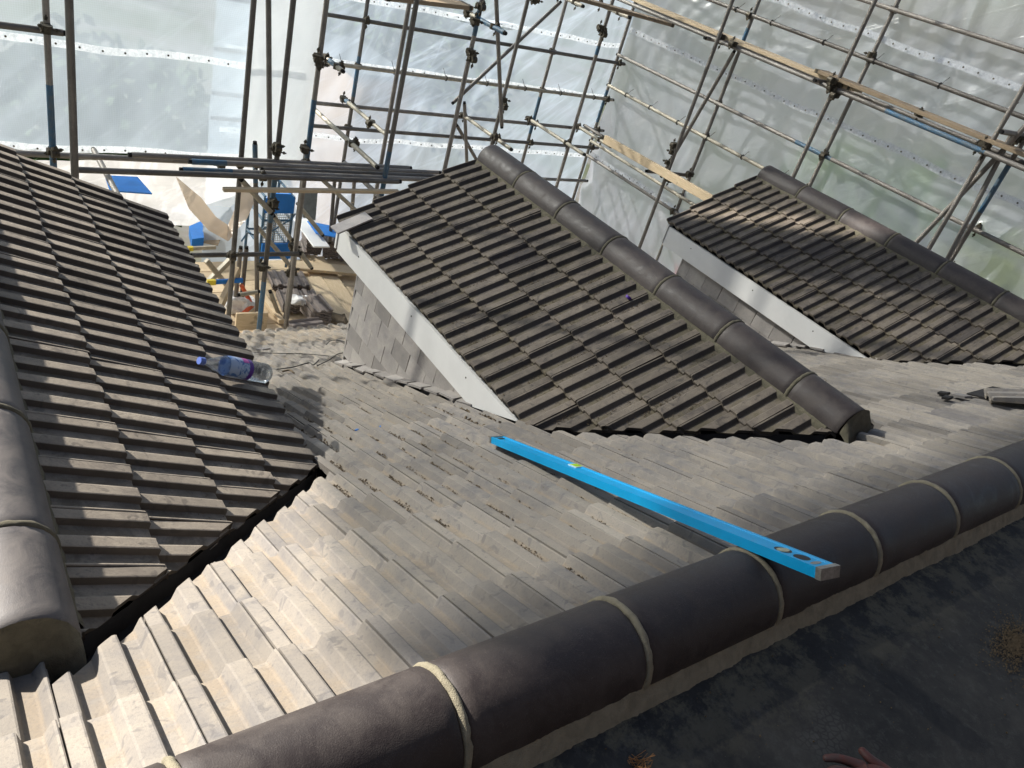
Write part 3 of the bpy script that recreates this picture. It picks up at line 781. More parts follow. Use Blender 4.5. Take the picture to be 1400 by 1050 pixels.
# crossed braces
a, b = onX(1003, 72, 7.7), onX(905, 240, 7.7); seg('brace', a, b, right)
a, b = onX(1395, 180, 7.7), onX(1240, 345, 7.7); seg('brace', a+(a-b)*.1, b+(b-a)*.3, right)
a, b = onX(1375, 200, 7.75), onX(1300, 345, 7.75); seg('brace', a+(a-b)*.1, b+(b-a)*.5, right)
for (px, py, x) in ((923, 198, 7.52), (918, 208, 7.5), (912, 222, 7.5), (945, 238, 7.9), (912, 245, 7.5), (1003, 60, 7.5), (1143, 130, 7.55), (1140, 110, 7.5), (1345, 205, 7.6), (1335, 200, 7.6), (1395, 190, 7.8), (1190, 75, 7.95), (1255, 155, 7.6), (1127, 212, 7.95)):
    coupler(onX(px, py, x), right, 90)
seg('transom', onX(885, 234, 7.45), onX(945, 240, 7.95), right)
band_tube('ledger', onX(800, 172, 7.6), onX(1010, 300, 7.6), right, (), TUBE)

# boards resting on the scaffold lifts
def board(name, a, b, wd, th_, m, label, cat='plank', group=None, roll=0, side=None, zebra=False):
    a, b = Vector(a), Vector(b); X_ = (b-a).normalized(); up0 = Vector((0, 0, 1))
    Y_ = up0.cross(X_).normalized(); Z_ = X_.cross(Y_)
    L = (b-a).length; mb = MB()
    mb.box((0, -wd/2, -th_/2), (L, wd/2, th_/2))
    bm = bmesh.new(); me = me_from(name, mb.v, mb.f); bm.from_mesh(me)
    bmesh.ops.bevel(bm, geom=bm.edges[:], offset=.003, segments=1, affect='EDGES'); bm.to_mesh(me); bm.free()
    mw = frame(a, X_, Y_, Z_) @ Matrix.Rotation(R(roll), 4, 'X')
    me.materials.append(m)
    o = link(name, me, None, mw=mw)
    if zebra:
        for x in (.015, L-.045):
            q = MB(); q.box((x, -wd/2-.002, -th_/2-.002), (x+.03, wd/2+.002, th_/2+.002)); link('end_band', me_from('end_band', q.v, q.f, COUPLER), o)
    return tag(o, label, cat, group)
board('scaffold_board', (7.72, 8.3, zb_+.05), (7.72, 4.75, zb_+.05), .22, .036, WOOD, 'pale scaffold board on the upper lift, upper half of the run along the right wall', group='boards on the right scaffold lift', zebra=True)
board('scaffold_board', (7.66, 5.2, zb_+.09), (7.70, 1.2, zb_+.09), .22, .036, WOOD_O, 'weathered scaffold board on the upper lift, lower half reaching the right edge', group='boards on the right scaffold lift', zebra=True)
a = onX(827, 190, 7.35); b = onX(985, 280, 7.35)
board('timber_beam', a, b+(b-a)*.25, .05, .10, WOOD, 'split yellow timber beam slung on the right scaffold between the two right dormers', 'timber')
board('scaffold_board', onY(520, -6, 6.6), onY(640, 8, 6.6), .2, .036, WOOD_O, 'dark weathered board at the top edge above the middle dormer', zebra=True)
board('scaffold_board', onY(770, -8, 7.2), onY(900, 26, 7.2)+Vector((0,-.2,0)), .2, .036, WOOD_O, 'weathered board end at the top edge where back and right scaffolding meet', zebra=True)

# --- left frame
PL = {}
upright(67, 100, 'y', 6.3, left, bands=((-2.55, -1.95),)); upright(98, 110, 'y', 5.2, left)
upright(331, 200, 'y', 6.6, left); upright(376, 240, 'y', 6.35, left, bands=((-3.0, -2.45), (-4.3, -3.6)))
upright(402, 340, 'y', 6.9, left, z1=-2.5)
a, b = onY(367, 0, 6.7), onY(369, 260, 6.7); seg('standard', a+(a-b)*.4, b+(b-a)*.05, left)
a, b = onY(348.6, 197, 7.0), onY(352, 430, 7.0); seg('standard', a, b, left, ((0, .2),))
for (px, y) in ((335, 7.3), (327, 7.2)):
    seg('standard', onY(px+2, 340, y), onY(px-8, 440, y), left)
p = onY(380, 226, 6.45); seg('ledger', (-1.5, 6.45, p.z), (4.4, 6.45, p.z), left)
LZ = p.z
p2 = onY(30, 38, 6.3); seg('ledger', (-1, 6.3, p2.z), (onY(86, 44, 6.3).x, 6.3, p2.z), left)
p = onY(330, 348, 6.5); seg('ledger', onY(262, 349, 6.5), onY(408, 347, 6.5), left)
for (px, py, y) in ((65, 40, 6.25), (72, 206, 6.3), (326, 222, 6.5), (350, 222, 6.6), (378, 200, 6.3), (379, 208, 6.3), (418, 222, 6.4), (300, 222, 6.4), (372, 277, 6.3), (370, 285, 6.3), (357, 240, 6.1), (317, 348, 6.4), (405, 345, 6.6), (402, 338, 6.6), (359, 366, 6.3), (397, 375, 6.7), (400, 368, 6.7)):
    coupler(onY(px, py, y), left)
seg('brace', onY(331, 247, 6.2), onY(370, 290, 6.2), left, (), TUBE_L); seg('brace', onY(375, 296, 7.0), onY(425, 365, 7.0), left, (), TUBE_L)
seg('brace', onY(352, 310, 7.2), onY(402, 370, 7.2), left, (), TUBE_L); seg('brace', onY(370, 400, 7.0), onY(385, 440, 7.0), left, (), TUBE_L)
seg('brace', onY(440, 245, 7.4), onY(500, 300, 7.4), left, (), TUBE_L); seg('brace', onY(408, 280, 7.4), onY(440, 320, 7.4), left, (), TUBE_L)
seg('transom', onY(328, 403, 6.9), onY(352, 399, 6.9), left, (), TUBE_L)
for (px, y) in ((485, 7.9), (458, 8.2)): seg('standard', onY(px, 240, y), onY(px-7, 330, y), left)
# tubes stored on the transoms
srows = [(218, 0, 6.35, 180, 560), (223, .2, 6.28, 262, 600), (229, 0, 6.2, 360, 620), (234, .1, 6.12, 250, 700), (239, 0, 6.05, 105, 545)]
for i, (py, bl, y, xa, xb) in enumerate(srows):
    p = onY(370, py+3, y); q0 = onY(xa, py, y); q1 = onY(xb, py, y)
    o = seg('scaffold_tube', (q0.x, y, p.z), (q1.x, y-.02, p.z+.01), None, ((.0, .12),) if bl else ())
    tag(o, ('topmost stored tube right under the eyelet hem of the white sheet', 'second stored tube down, blue paint at its left end', 'middle stored tube of the five, starting beside the leaning blue pole', 'fourth stored tube down, longest one running behind the dormer verge', 'lowest and nearest stored tube, coupler clamped on it')[i], 'tube', 'tubes stored across the left scaffold')
for xx in (1.2, 3.4): seg('transom', (xx, 5.9, LZ-.12), (xx, 6.9, LZ-.12), left)
p = onY(305, 259, 5.95); q = onY(545, 262, 5.95)
board('timber_batten', p, q, .045, .03, WOOD, 'thin yellow timber batten lying level below the stored tubes', 'timber')

# ------------------------------------------------------------------ sheeting
def sheet(name, fn, nu, nv, m, label, amp=.05, seed=0, size=(1, 1), pins=()):
    v = []; f = []
    for j in range(nv+1):
        for i in range(nu+1):
            s, t = i/nu, j/nv; p, nr = fn(s, t)
            X_, Z_ = s*size[0], t*size[1]
            w1 = noise.noise(Vector((X_*.45, Z_*.35, seed)))*amp*1.6
            # ridged diagonal folds
            q = X_*.8+Z_*.9+noise.noise(Vector((X_*.5, Z_*.5, seed+3)))*1.6
            w2 = (1-abs(noise.noise(Vector((q*1.7, (X_-Z_)*.25, seed+7))))*2.4)*amp*.5
            q2 = X_*1.3-Z_*.35+noise.noise(Vector((X_*.7, Z_*.7, seed+5)))*1.0
            w3 = noise.noise(Vector((q2*4.5, Z_*.6, seed+9)))*amp*.28
            w4 = noise.noise(Vector((X_*9, Z_*6, seed)))*amp*.06
            v.append(p+nr*(w1+w2+w3+w4))
    for j in range(nv):
        for i in range(nu): f.append((j*(nu+1)+i, j*(nu+1)+i+1, (j+1)*(nu+1)+i+1, (j+1)*(nu+1)+i))
    o = link(name, me_from(name, v, f, m, True)); return tag(o, label, 'sheeting', 'sheeting tied round the scaffolding')
def band(parent, fn, L, seed, step=.155, hgt=.062):
    """white eyelet tape following a sheet: fn(s) -> (point, normal)"""
    n = int(L/.05); v = []; f = []; mb = MB()
    for i in range(n+1):
        s = i/n; p, nr = fn(s)
        wv = noise.noise(Vector((s*L*1.5, seed, 0)))*.02 - .018*abs(math.sin(s*L*math.pi/1.1))
        for dz in (-hgt/2, hgt/2):
            v.append(p+nr*.035+Vector((0, 0, dz+wv))+nr*noise.noise(Vector((s*L*6, dz*30, seed)))*.012)
    for i in range(n): f.append((2*i, 2*i+2, 2*i+3, 2*i+1))
    o = link('eyelet_tape', me_from('eyelet_tape', v, f, BAND, True), None); o.parent = parent; o.matrix_basis = parent_inv(parent)
    d = step; mb = MB()
    while d < L-.05:
        s = d/L; p, nr = fn(s); wv = noise.noise(Vector((s*L*1.5, seed, 0)))*.02 - .018*abs(math.sin(s*L*math.pi/1.1))
        q = p+nr*.05+Vector((0, 0, wv)); mb.tube(q, q+nr*.004, .009, 7); d += step
    e = child(mb, 'eyelet', COUPLER, parent); e['kind'] = 'stuff'
# back sheet: x 3.0 .. 8.1 at y 8.6
yb2 = YO+.10
bs_ = sheet('scaffold_sheet', lambda s, t: (Vector((2.6+5.5*s, yb2, -4.7+8.2*t)), Vector((0, -1, 0))), 150, 170, SHEET, 'translucent woven sheet with diagonal folds across the back scaffolding, behind the middle dormer', .10, 1, (5.5, 8.2))
for (px, py) in ((640, 16), (620, 190)):
    z = onY(px, py+6, yb2).z
    band(bs_, lambda s, z=z: (Vector((2.7+5.3*s, yb2-.04, z)), Vector((0, -1, 0))), 5.3, z)
zx = onY(640, 108, yb2).z
band(bs_, lambda s: (Vector((2.7+5.3*s, yb2-.05, zx+.03)), Vector((0, -1, 0))), 5.3, 4)
# right sheet at x 8.1
xr = XO+.10
rs_ = sheet('scaffold_sheet', lambda s, t: (Vector((xr, 8.6-8.4*s, -4.7+8.2*t)), Vector((-1, 0, 0))), 200, 170, SHEET_R, 'shiny translucent sheet with bright sun patches along the right-hand scaffolding', .10, 2, (8.4, 8.2))
for (px, py) in ((900, 55), (1250, 65), (880, 240), (1270, 210), (1180, 185)):
    pass
for z in (onX(1200, 190, xr).z, onX(1250, 66, xr).z, onX(880, 252, xr).z):
    band(rs_, lambda s, z=z: (Vector((xr-.05, 8.5-8.2*s, z)), Vector((-1, 0, 0))), 8.2, z)
# left sheet at y 7.45, with unseen panels added above it to shape the sun on the roofs
yl = 7.45; xe = onY(430, 20, yl).x
zbt = onY(300, 214, yl).z
ls_ = sheet('scaffold_sheet', lambda s, t: (Vector((-7+(xe+7)*s, yl, zbt+(.05-zbt)*t)), Vector((0, -1, 0))), 170, 80, SHEET_L, 'large pale sheet hanging at the upper left, its white hem ending above the stored tubes', .045, 3, (10, 4.5))
def upper(s, t):  # added out of view; slanted edge lets sun onto the left dormer only
    z = .05+2.9*t; x0 = max(-3.9, -1.1-.9*(z-.05)); return Vector((x0+(xe-x0)*s, yl, z)), Vector((0, -1, 0))
sheet('scaffold_sheet', upper, 90, 60, SHEET_T, 'added unseen sheet above the large pale sheet, edge slanted to shape the sun on the roofs', .04, 15, (5.4, 2.5))
sheet('scaffold_sheet', lambda s, t: (Vector((-3.75+(xe+3.75)*s, yl+.12, 2.95+2.2*t)), Vector((0, -1, 0))), 60, 30, SHEET_W, 'added unseen white band above all other sheets, dimming the sun on the flat roof', .04, 16, (6.8, 2.2))  # unseen top band, added to hold direct sun off the flat roof
z = onY(220, 70, yl).z
band(ls_, lambda s: (Vector((-1.5+(xe+1.4)*s, yl-.05, z)), Vector((0, -1, 0))), 4.6, 6, .17)
band(ls_, lambda s: (Vector((-1.5+(xe+1.4)*s, yl-.05, zbt+.05)), Vector((0, -1, 0))), 4.6, 8, .17)
xw = onY(335, 100, yl-.12).x
wp = sheet('white_sheet', lambda s, t: (Vector((xw+(xe+.02-xw)*s, yl-.12, zbt-.05+5*t)), Vector((0, -1, 0))), 40, 120, SHEET_W, 'opaque bright white strip of sheet hanging upright behind three poles', .03, 5, (1, 5))
# lower sheet sloping outwards to the left of the platform
def low(s, t):
    p = Vector((-1.0+(3.9)*s, 7.4+1.9*t, zbt-.1-1.55*t)); return p, Vector((0, -.5, .8))
sheet('ground_sheet', low, 90, 60, SHEET_G, 'dirty white sheet sagging below the stored tubes beside the left dormer', .09, 9, (4, 2.5))
# torn beige rag of debris netting
c1, c2, c3, c4, c5 = onY(240, 241, 7.0), onY(268, 290, 7.0), onY(312, 330, 6.9), onY(350, 255, 7.0), onY(335, 255, 7.1)
def rag(s, t):
    e0 = [onY(240, 241, 7.0), onY(258, 285, 6.95), onY(285, 315, 6.9), onY(312, 330, 6.9), onY(338, 300, 6.95), onY(355, 262, 7.0)]
    e1 = [onY(243, 243, 7.05), onY(275, 270, 7.1), onY(295, 296, 7.1), onY(312, 308, 7.1), onY(322, 285, 7.1), onY(332, 250, 7.1)]
    k = min(int(s*5), 4); ff = s*5-k
    return e0[k].lerp(e0[k+1], ff).lerp(e1[k].lerp(e1[k+1], ff), t), Vector((0, -1, 0))
RAG = sheet_mat('beige_netting', .03, (.66, .53, .40), 60, .02)
o = sheet('debris_netting', rag, 50, 14, RAG, 'torn beige rag of netting hanging between the left poles', .02, 4, (2, .5))
# cable ties round ledgers
def ties(parent, pts, ax):
    for p in pts:
        mb = MB(); n = 8; e, g_ = (Vector((0, 1, 0)), Vector((0, 0, 1))) if ax == 'x' else (Vector((1, 0, 0)), Vector((0, 0, 1)))
        ring = [p+(e*math.cos(2*math.pi*i/n)+g_*math.sin(2*math.pi*i/n))*(TR+.006) for i in range(n+1)]
        poly_tube(mb, ring, .0055, 5); d = Vector((0, .1, .09)) if ax == 'x' else Vector((.1, 0, .09))
        mb.tube(ring[1], p+d, .003, 5); child(mb, 'cable_tie', CABLE, parent)
ties(bs_, [Vector((x, YO-OFF, zl[1])) for x in (3.35, 3.95, 4.6, 5.3, 5.9, 6.5, 7.1, 7.7)], 'x')
ties(rs_, [Vector((XO-OFF, y, zr[2])) for y in (7.6, 6.8, 6.25, 5.5, 4.85, 4.1, 3.4, 2.8)], 'y')
ties(rs_, [Vector((XO-OFF, y, zr[1])) for y in (8.1, 7.6, 7.05, 6.5, 5.9, 5.3)], 'y')

# ------------------------------------------------------------------ things beyond the sheeting, seen blurred through it
GREEN = [simple('leaf%d' % i, c, .9, .5, 3) for i, c in enumerate(((.05, .10, .025), (.09, .15, .04), (.14, .17, .05)))]
BARK = simple('bark', (.09, .07, .05), .95)
def tree(x, y, h, r, gi, label, name='garden_tree'):
    t = thing(name, label, 'tree' if name == 'garden_tree' else 'bush', (x, y, -7.5), 'trees and bushes beyond the sheeting')
    mb = MB(); mb.tube((x, y, -7.5), (x+.1, y, -7.5+h*.6), .14, 8, r1=.06)
    for k in range(5):
        a = k*1.3; mb.tube((x+.06, y, -7.5+h*.4), (x+math.cos(a)*r*.5, y+math.sin(a)*r*.5, -7.5+h*.75), .05, 6, r1=.02)
    child(mb, 'trunk', BARK, t)
    rnd = random.Random(int(x*10+y)); v = []; f = []
    for k in range(2600):
        d = Vector((rnd.gauss(0, 1), rnd.gauss(0, 1), rnd.gauss(0, 1))).normalized()
        q = rnd.random()**.4*(1+.35*noise.noise(d*2.2+Vector((x, y, 0))))
        c = Vector((x, y, -7.5+h*.65))+Vector((d.x*r*q, d.y*r*q, d.z*h*.38*q))
        e = Vector((rnd.gauss(0, 1), rnd.gauss(0, 1), rnd.gauss(0, 1))).normalized()*.13; g_ = e.orthogonal().normalized()*.09
        k0 = len(v); v += [c-e, c+g_, c+e, c-g_]; f.append((k0, k0+1, k0+2, k0+3))
    child_me = me_from('crown', v, f, GREEN[gi]); o = link('crown', child_me, None); o.parent = t; o.matrix_basis = parent_inv(t)
tree(2.5, 14, 3.8, 2.2, 0, 'dark green tree seen dimly through the upper left sheet')
tree(-1.5, 12.5, 3.0, 1.6, 1, 'light green bush seen dimly at the far left behind the sheet', 'garden_bush')
tree(16, 7.5, 5.2, 2.2, 1, 'mid green tree blurred behind the right sheet above the long ledger')
tree(15, 4.5, 4.6, 1.6, 2, 'yellow green tree blurred behind the right sheet near the right edge')
tree(13.6, 6.2, 3.2, .9, 2, 'small yellow green bush low behind the right sheet', 'garden_bush')
tree(10, 18, 5, 3, 1, 'wide green tree far behind the back sheet top')
def car(cx, cy, colr, label, ang):
    t = thing('parked_car', label, 'car', (cx, cy, -7.5)); P_ = simple('car_paint', colr, .3)
    GL = simple('car_glass', (.03, .04, .05), .15)
    t.rotation_euler = (0, 0, ang)
    side = [(-2.1, .35), (-2.1, .8), (-1.9, .95), (-1.2, 1.0), (-.7, 1.42), (.7, 1.45), (1.4, 1.0), (2.05, .85), (2.15, .4), (1.9, .28), (-1.9, .28)]
    v = [(x, y, z) for y in (-.85, .85) for x, z in side]; k = len(side)
    f = [tuple(range(k-1, -1, -1)), tuple(range(k, 2*k))]+[(i, (i+1) % k, k+(i+1) % k, k+i) for i in range(k)]
    link('body', me_from('body', v, f, P_), t)
    for y in (-.86, .86):
        q = MB(); q.add([(-1.05, y, 1.02), (-.68, y, 1.36), (.62, y, 1.38), (1.15, y, 1.02)], [(0,1,2,3)]); link('window', me_from('window', q.v, q.f, GL), t)
        for x in (-1.35, 1.35):
            q = MB(); q.tube((x, y*.95-.09, .32), (x, y*.95+.09, .32), .32, 16); link('wheel', me_from('wheel', q.v, q.f, CABLE), t)
car(13.4, 9.4, (.6, .04, .03), 'red car blurred behind the right sheet between two poles', R(30))
# neighbouring buildings
def house(name, x0, x1, y0, y1, h, rh, wall, rf, label, axis='y'):
    t = thing(name, label, 'house', ((x0+x1)/2, (y0+y1)/2, -7.5))
    W_ = simple('neighbour_wall', wall, .9); F_ = simple('neighbour_roof', rf, .9)
    mb = MB(); mb.box((x0, y0, -7.5), (x1, y1, -7.5+h)); child(mb, 'wall', W_, t)
    mb = MB(); ym = (y0+y1)/2; xm = (x0+x1)/2; z = -7.5+h
    if axis == 'x':
        mb.add([(x0-.2, y0-.25, z-.05), (x1+.2, y0-.25, z-.05), (x1+.2, ym, z+rh), (x0-.2, ym, z+rh), (x1+.2, y1+.25, z-.05), (x0-.2, y1+.25, z-.05)], [(0,1,2,3),(3,2,4,5),(1,4,2),(0,3,5)])
        run = [(x0+.5*i, ) for i in range(int((x1-x0)/.5))]
    else:
        mb.add([(x0-.25, y0-.2, z-.05), (x0-.25, y1+.2, z-.05), (xm, y1+.2, z+rh), (xm, y0-.2, z+rh), (x1+.25, y1+.2, z-.05), (x1+.25, y0-.2, z-.05)], [(3,2,1,0),(2,3,5,4),(1,2,4),(0,5,3)])
    child(mb, 'roof', F_, t)
    GL = simple('window_glass', (.05, .06, .07), .2); FR = simple('window_frame', (.7, .7, .7), .5)
    for zz_ in (1.0, 3.6):
        if zz_ > h-1.2: continue
        for k in range(2):
            q = MB()
            if axis == 'x':
                cx = x0+(x1-x0)*(k+.5)/2; q.box((cx-.5, y0-.03, -7.5+zz_), (cx+.5, y0-.005, -6.4+zz_)); o = child(q, 'window', GL, t)
            else:
                cy = y0+(y1-y0)*(k+.5)/2; q.box((x0-.03, cy-.5, -7.5+zz_), (x0-.005, cy+.5, -6.4+zz_)); o = child(q, 'window', GL, t)
    return t
house('neighbouring_house', 10.6, 15.0, -1.0, 5.6, 2.2, 1.6, (.42, .33, .28), (.36, .27, .24), 'neighbouring building with pinkish brown roof, dim behind the lower right sheet')
hx0 = onY(480, 150, 10.5).x; hx1 = onY(556, 150, 10.5).x; hz = onY(500, 106, 10.5).z
t = thing('garden_building', 'beige gabled building with round window dimly seen through the back sheet', 'building', (hx0, 10.5, -7.5))
BE = simple('beige_render', (.52, .40, .32), .9)
mb = MB(); mb.box((hx0, 10.5, -7.5), (hx1, 12.5, hz)); child(mb, 'wall', BE, t)
pc = onY(518, 133, 10.48); mb = MB(); mb.tube(pc, pc+Vector((0, .02, 0)), .14, 20); child(mb, 'round_window', simple('window_stone', (.3, .25, .2), .8), t)
mb = MB(); mb.box((hx0-.05, 10.45, hz), (hx1+.05, 12.6, hz+.06)); child(mb, 'roof', GREY, t)

# ------------------------------------------------------------------ working platform below the eave
ZP = -4.4
def flatbox(name, pxa, pxb, wd, th_, z, m, label, cat, group=None, kind='scaffold_board'):
    a, b = onZ(*pxa, z), onZ(*pxb, z); return board(name, a, b, wd, th_, m, label, cat, group)
G = 'boards lying on the platform below the eave'
DECK = thing('platform', 'boarded working platform below the roof eave, seen between the two nearest dormers', 'platform', (3, 7.6, ZP-.1))
k = 0
for i in range(9):
    y = 6.2+.235*i
    x0 = 1.2 + rj.uniform(-.1, .1); x1 = 6.4
    mb = MB(); mb.box((x0, y, ZP-.06), (x1, y+.222, ZP-.024)); child(mb, 'board', WOOD, DECK)
for y in (6.3, 8.2): mb = MB(); mb.tube((0, y, ZP-.09), (7, y, ZP-.09), TR, 10); child(mb, 'ledger', TUBE, DECK)
flatbox('scaffold_board', (432, 352), (485, 430), .20, .036, ZP, WOOD, 'pale loose board, right one of two slanting side by side under the tile stacks', 'plank', G)
flatbox('scaffold_board', (420, 350), (460, 425), .20, .036, ZP-.005, WOOD, 'loose board, left one of two slanting side by side under the tile stacks', 'plank', G)
flatbox('scaffold_board', (425, 380), (478, 447), .22, .036, ZP+.035, WOOD, 'widest loose board, sunlit, running down to the eave by the dormer cheek', 'plank', G)
flatbox('scaffold_board', (395, 362), (500, 372), .2, .036, ZP+.07, WOOD, 'board lying crosswise just in front of the grey tile stacks', 'plank', G)
flatbox('scaffold_board', (352, 395), (385, 440), .06, .05, ZP+.03, WOOD, 'narrow timber length beside the leaned stack of tiles', 'timber', G)
board('toe_board', onZ(322, 440, ZP+.1), onZ(365, 438, ZP+.1), .035, .2, WOOD, 'toe board on edge at the eave between two poles', 'plank')
board('timber_post', onY(300, 420, 6.7), onY(325, 368, 7.0), .05, .09, WOOD, 'yellow timber leaning left of the poles above the eave', 'timber')
board('timber_post', onY(270, 400, 7.3), onY(318, 352, 7.4), .05, .05, TUBE_L, 'pale trestle leg slanting behind the left poles', 'trestle')
board('timber_post', onY(282, 356, 7.3), onY(310, 390, 7.4), .04, .05, TUBE_L, 'short pale trestle strut crossing the slanting leg', 'trestle')
def stack(px, py, z, n, rotz, label, tilt=0, m=T_STACK, rows=1, gap=.022):
    p = onZ(px, py, z)
    t = thing('tile_stack', label, 'tile stack', p, 'stacks of spare roof tiles on the platform'); t.rotation_euler = (0, 0, R(rotz))
    me = tile_variants(m)[0]
    for r_ in range(rows):
        for i in range(n):
            mw = Matrix.Translation((r_*.21+rj.uniform(-.006, .006), rj.uniform(-.008, .008), .03+i*gap)) @ Matrix.Rotation(R(tilt), 4, 'X') @ Matrix.Rotation(R(rj.uniform(-1.5, 1.5)), 4, 'Z')
            o = link('roof_tile', me, t); o.matrix_basis = mw
    return t
stack(392, 452, ZP+.12, 4, -84, 'low stack of tiles lying sideways at the eave left of the upright bundle', 0, gap=.03)
stack(428, 446, ZP+.10, 6, 2, 'bundle of tiles with three pale ribs at the roof edge', 0, gap=.03)
stack(417, 349, ZP+.0, 9, -6, 'tall grey tile stack under the white board', 0, gap=.028)
stack(440, 352, ZP+.0, 9, -24, 'largest tile stack, below the blue sheet next to the fascia corner', 0, rows=2, gap=.026)
stack(396, 352, ZP+.0, 3, -14, 'flat pile of tiles behind the crossing braces', gap=.03)
stack(372, 398, ZP+.0, 3, -8, 'row of flat laid tiles beside the narrow timber, upper one', 0, rows=2, gap=.028)
stack(386, 428, ZP+.0, 4, -8, 'row of flat laid tiles nearest the eave, under the pole foot', 0, rows=2, gap=.028)
board('white_board', onZ(412, 300, ZP+.34), onZ(440, 338, ZP+.34), .2, .02, WHITE, 'white board on top of the tall grey tile stack', 'board')
def quad_sheet(name, pts, m, label, cat, th_=.01):
    mb = MB(); q = [Vector(p) for p in pts]; nr = (q[1]-q[0]).cross(q[2]-q[0]).normalized()*th_; k = len(q)
    mb.add(q+[p-nr for p in q], [tuple(range(k)), tuple(range(2*k-1, k-1, -1))]+[(i, k+i, k+(i+1) % k, (i+1) % k) for i in range(k)])
    return tag(mb.build(name, m), label, cat)
quad_sheet('blue_sheet', [onZ(420, 303, -4.0), onZ(466, 312, -4.0), onZ(468, 327, -4.0), onZ(432, 320, -4.0)], BLUE, 'bright blue plastic sheet over the largest tile stack by the fascia corner', 'sheet')
quad_sheet('blue_sheet', [onY(143, 241, 6.9), onY(188, 243, 6.9), onY(208, 266, 6.6), onY(150, 262, 6.6)], BLUE, 'bright blue plastic sheet just above the left dormer verge', 'sheet')
quad_sheet('blue_sheet', [onZ(258, 322, ZP+.1), onZ(276, 314, ZP+.1), onZ(278, 338, ZP+.1), onZ(262, 340, ZP+.1)], BLUE, 'crumpled blue wrapped pack with white print beside the left dormer eave', 'packaging', .12)
quad_sheet('cardboard', [onZ(280, 318, ZP+.1), onZ(302, 326, ZP+.1), onZ(298, 336, ZP+.1), onZ(276, 332, ZP+.1)], WOOD_O, 'piece of brown cardboard beside the blue wrapped pack', 'cardboard')
quad_sheet('grey_cladding', [onY(415, 262, 8.2), onY(433, 262, 8.2), onY(430, 300, 8.2), onY(413, 296, 8.2)], GREY, 'dark grey ribbed cladding panel standing behind the blue cage', 'panel', .03)
# blue mesh cage of the tile hoist
cg = thing('hoist_cage', 'blue steel hoist cage with wire mesh and solid blue top behind the front poles', 'cage', onZ(385, 335, ZP))
cb = onY(356, 338, 7.6); ct = onY(403, 264, 7.6); cw = ct.x-cb.x; cz0 = cb.z; cz1 = ct.z; cx0 = cb.x; cx1 = ct.x
cd = .45
mb = MB()
for x in (cx0, cx1):
    for y in (7.6, 7.6+cd): mb.tube((x, y, cz0-.25), (x, y, cz1-.05), .016, 8)
for z in (cz0, (cz0+cz1)/2, cz1-.05):
    for y in (7.6, 7.6+cd): mb.tube((cx0, y, z), (cx1, y, z), .013, 8)
    for x in (cx0, cx1): mb.tube((x, 7.6, z), (x, 7.6+cd, z), .013, 8)
child(mb, 'cage_frame', BLUE2, cg)
mb = MB(); k = 12; pr = [(cx0, cz1-.22), (cx1, cz1-.22), (cx1, cz1-.05), (cx1-.05, cz1), (cx0+.05, cz1), (cx0, cz1-.05)]
mb.add([(x, 7.59, z) for x, z in pr]+[(x, 7.57, z) for x, z in pr], [tuple(range(6)), tuple(range(11, 5, -1))]+[(i, 6+i, 6+(i+1) % 6, (i+1) % 6) for i in range(6)])
child(mb, 'top_panel', BLUE, cg)
mb = MB(); mb.box((cx0, 7.55, cz0-.12), (cx1+.05, 7.58, cz0+.06)); child(mb, 'bottom_panel', BLUE, cg)
mb = MB()
for i in range(1, 14): x = cx0+cw*i/14; mb.tube((x, 7.6, cz0), (x, 7.6, cz1-.2), .0035, 4)
for i in range(1, 16): z = cz0+(cz1-.2-cz0)*i/16; mb.tube((cx0, 7.6, z), (cx1, 7.6, z), .0035, 4)
o = child(mb, 'wire_mesh', SILVER, cg); o['kind'] = 'stuff'
mb = MB(); pts = [onY(x, y, 7.5) for x, y in ((330, 330), (338, 318), (350, 322), (362, 310), (372, 316), (384, 308), (398, 300), (404, 292))]
poly_tube(mb, pts, .009, 6); tag(mb.build('blue_rope', BLUE2), 'blue rope looped along the hoist cage', 'rope')
# small spirit level with yellow ends
a, b = onY(286, 386, 6.9), onY(332, 383, 6.9); o = board('small_level', a, b, .03, .045, BLUE, 'blue spirit level with yellow end resting on the trestle by the eave', 'level')
q = MB(); q.box((-.02, -.018, -.026), (.06, .018, .026)); link('end_cap', me_from('end_cap', q.v, q.f, YEL), o)
a, b = onY(258, 340, 7.2), onY(295, 338, 7.2); o = board('trestle_rail', a, b, .03, .035, TUBE_L, 'pale trestle rail with yellow end in front of the blue pack', 'trestle')
q = MB(); q.box((-.01, -.018, -.02), (.04, .018, .02)); link('end_cap', me_from('end_cap', q.v, q.f, YEL), o)
mb = MB(); poly_tube(mb, [onZ(330, 390, ZP+.3), onZ(338, 405, ZP+.15), onZ(345, 418, ZP+.08), onZ(328, 432, ZP+.05)], .022, 8); tag(mb.build('orange_pipe', ORANGE), 'bent orange plastic pipe on the platform between the poles', 'pipe')
def lump(name, px, py, z, r, m, label, cat, seed):
    p = onZ(px, py, z); bm = bmesh.new(); bmesh.ops.create_icosphere(bm, subdivisions=3, radius=r)
    for q in bm.verts:
        q.co.z *= .6; q.co += noise.noise_vector(q.co*5/r*.2+Vector((seed, 0, 0)))*r*.5+noise.noise_vector(q.co*18/r*.2)*r*.15
    me = bpy.data.meshes.new(name); bm.to_mesh(me); bm.free(); me.materials.append(m)
    return tag(link(name, me, None, mw=Matrix.Translation(p)), label, cat)
lump('plaster_bag', 327, 415, ZP+.05, .16, BAG, 'crumpled white plastic bag between the front poles at the eave', 'bag', 1)
lump('plastic_wrap', 413, 412, ZP+.2, .11, BAG, 'clear white plastic wrap on the leaned tile stack', 'plastic wrap', 4)
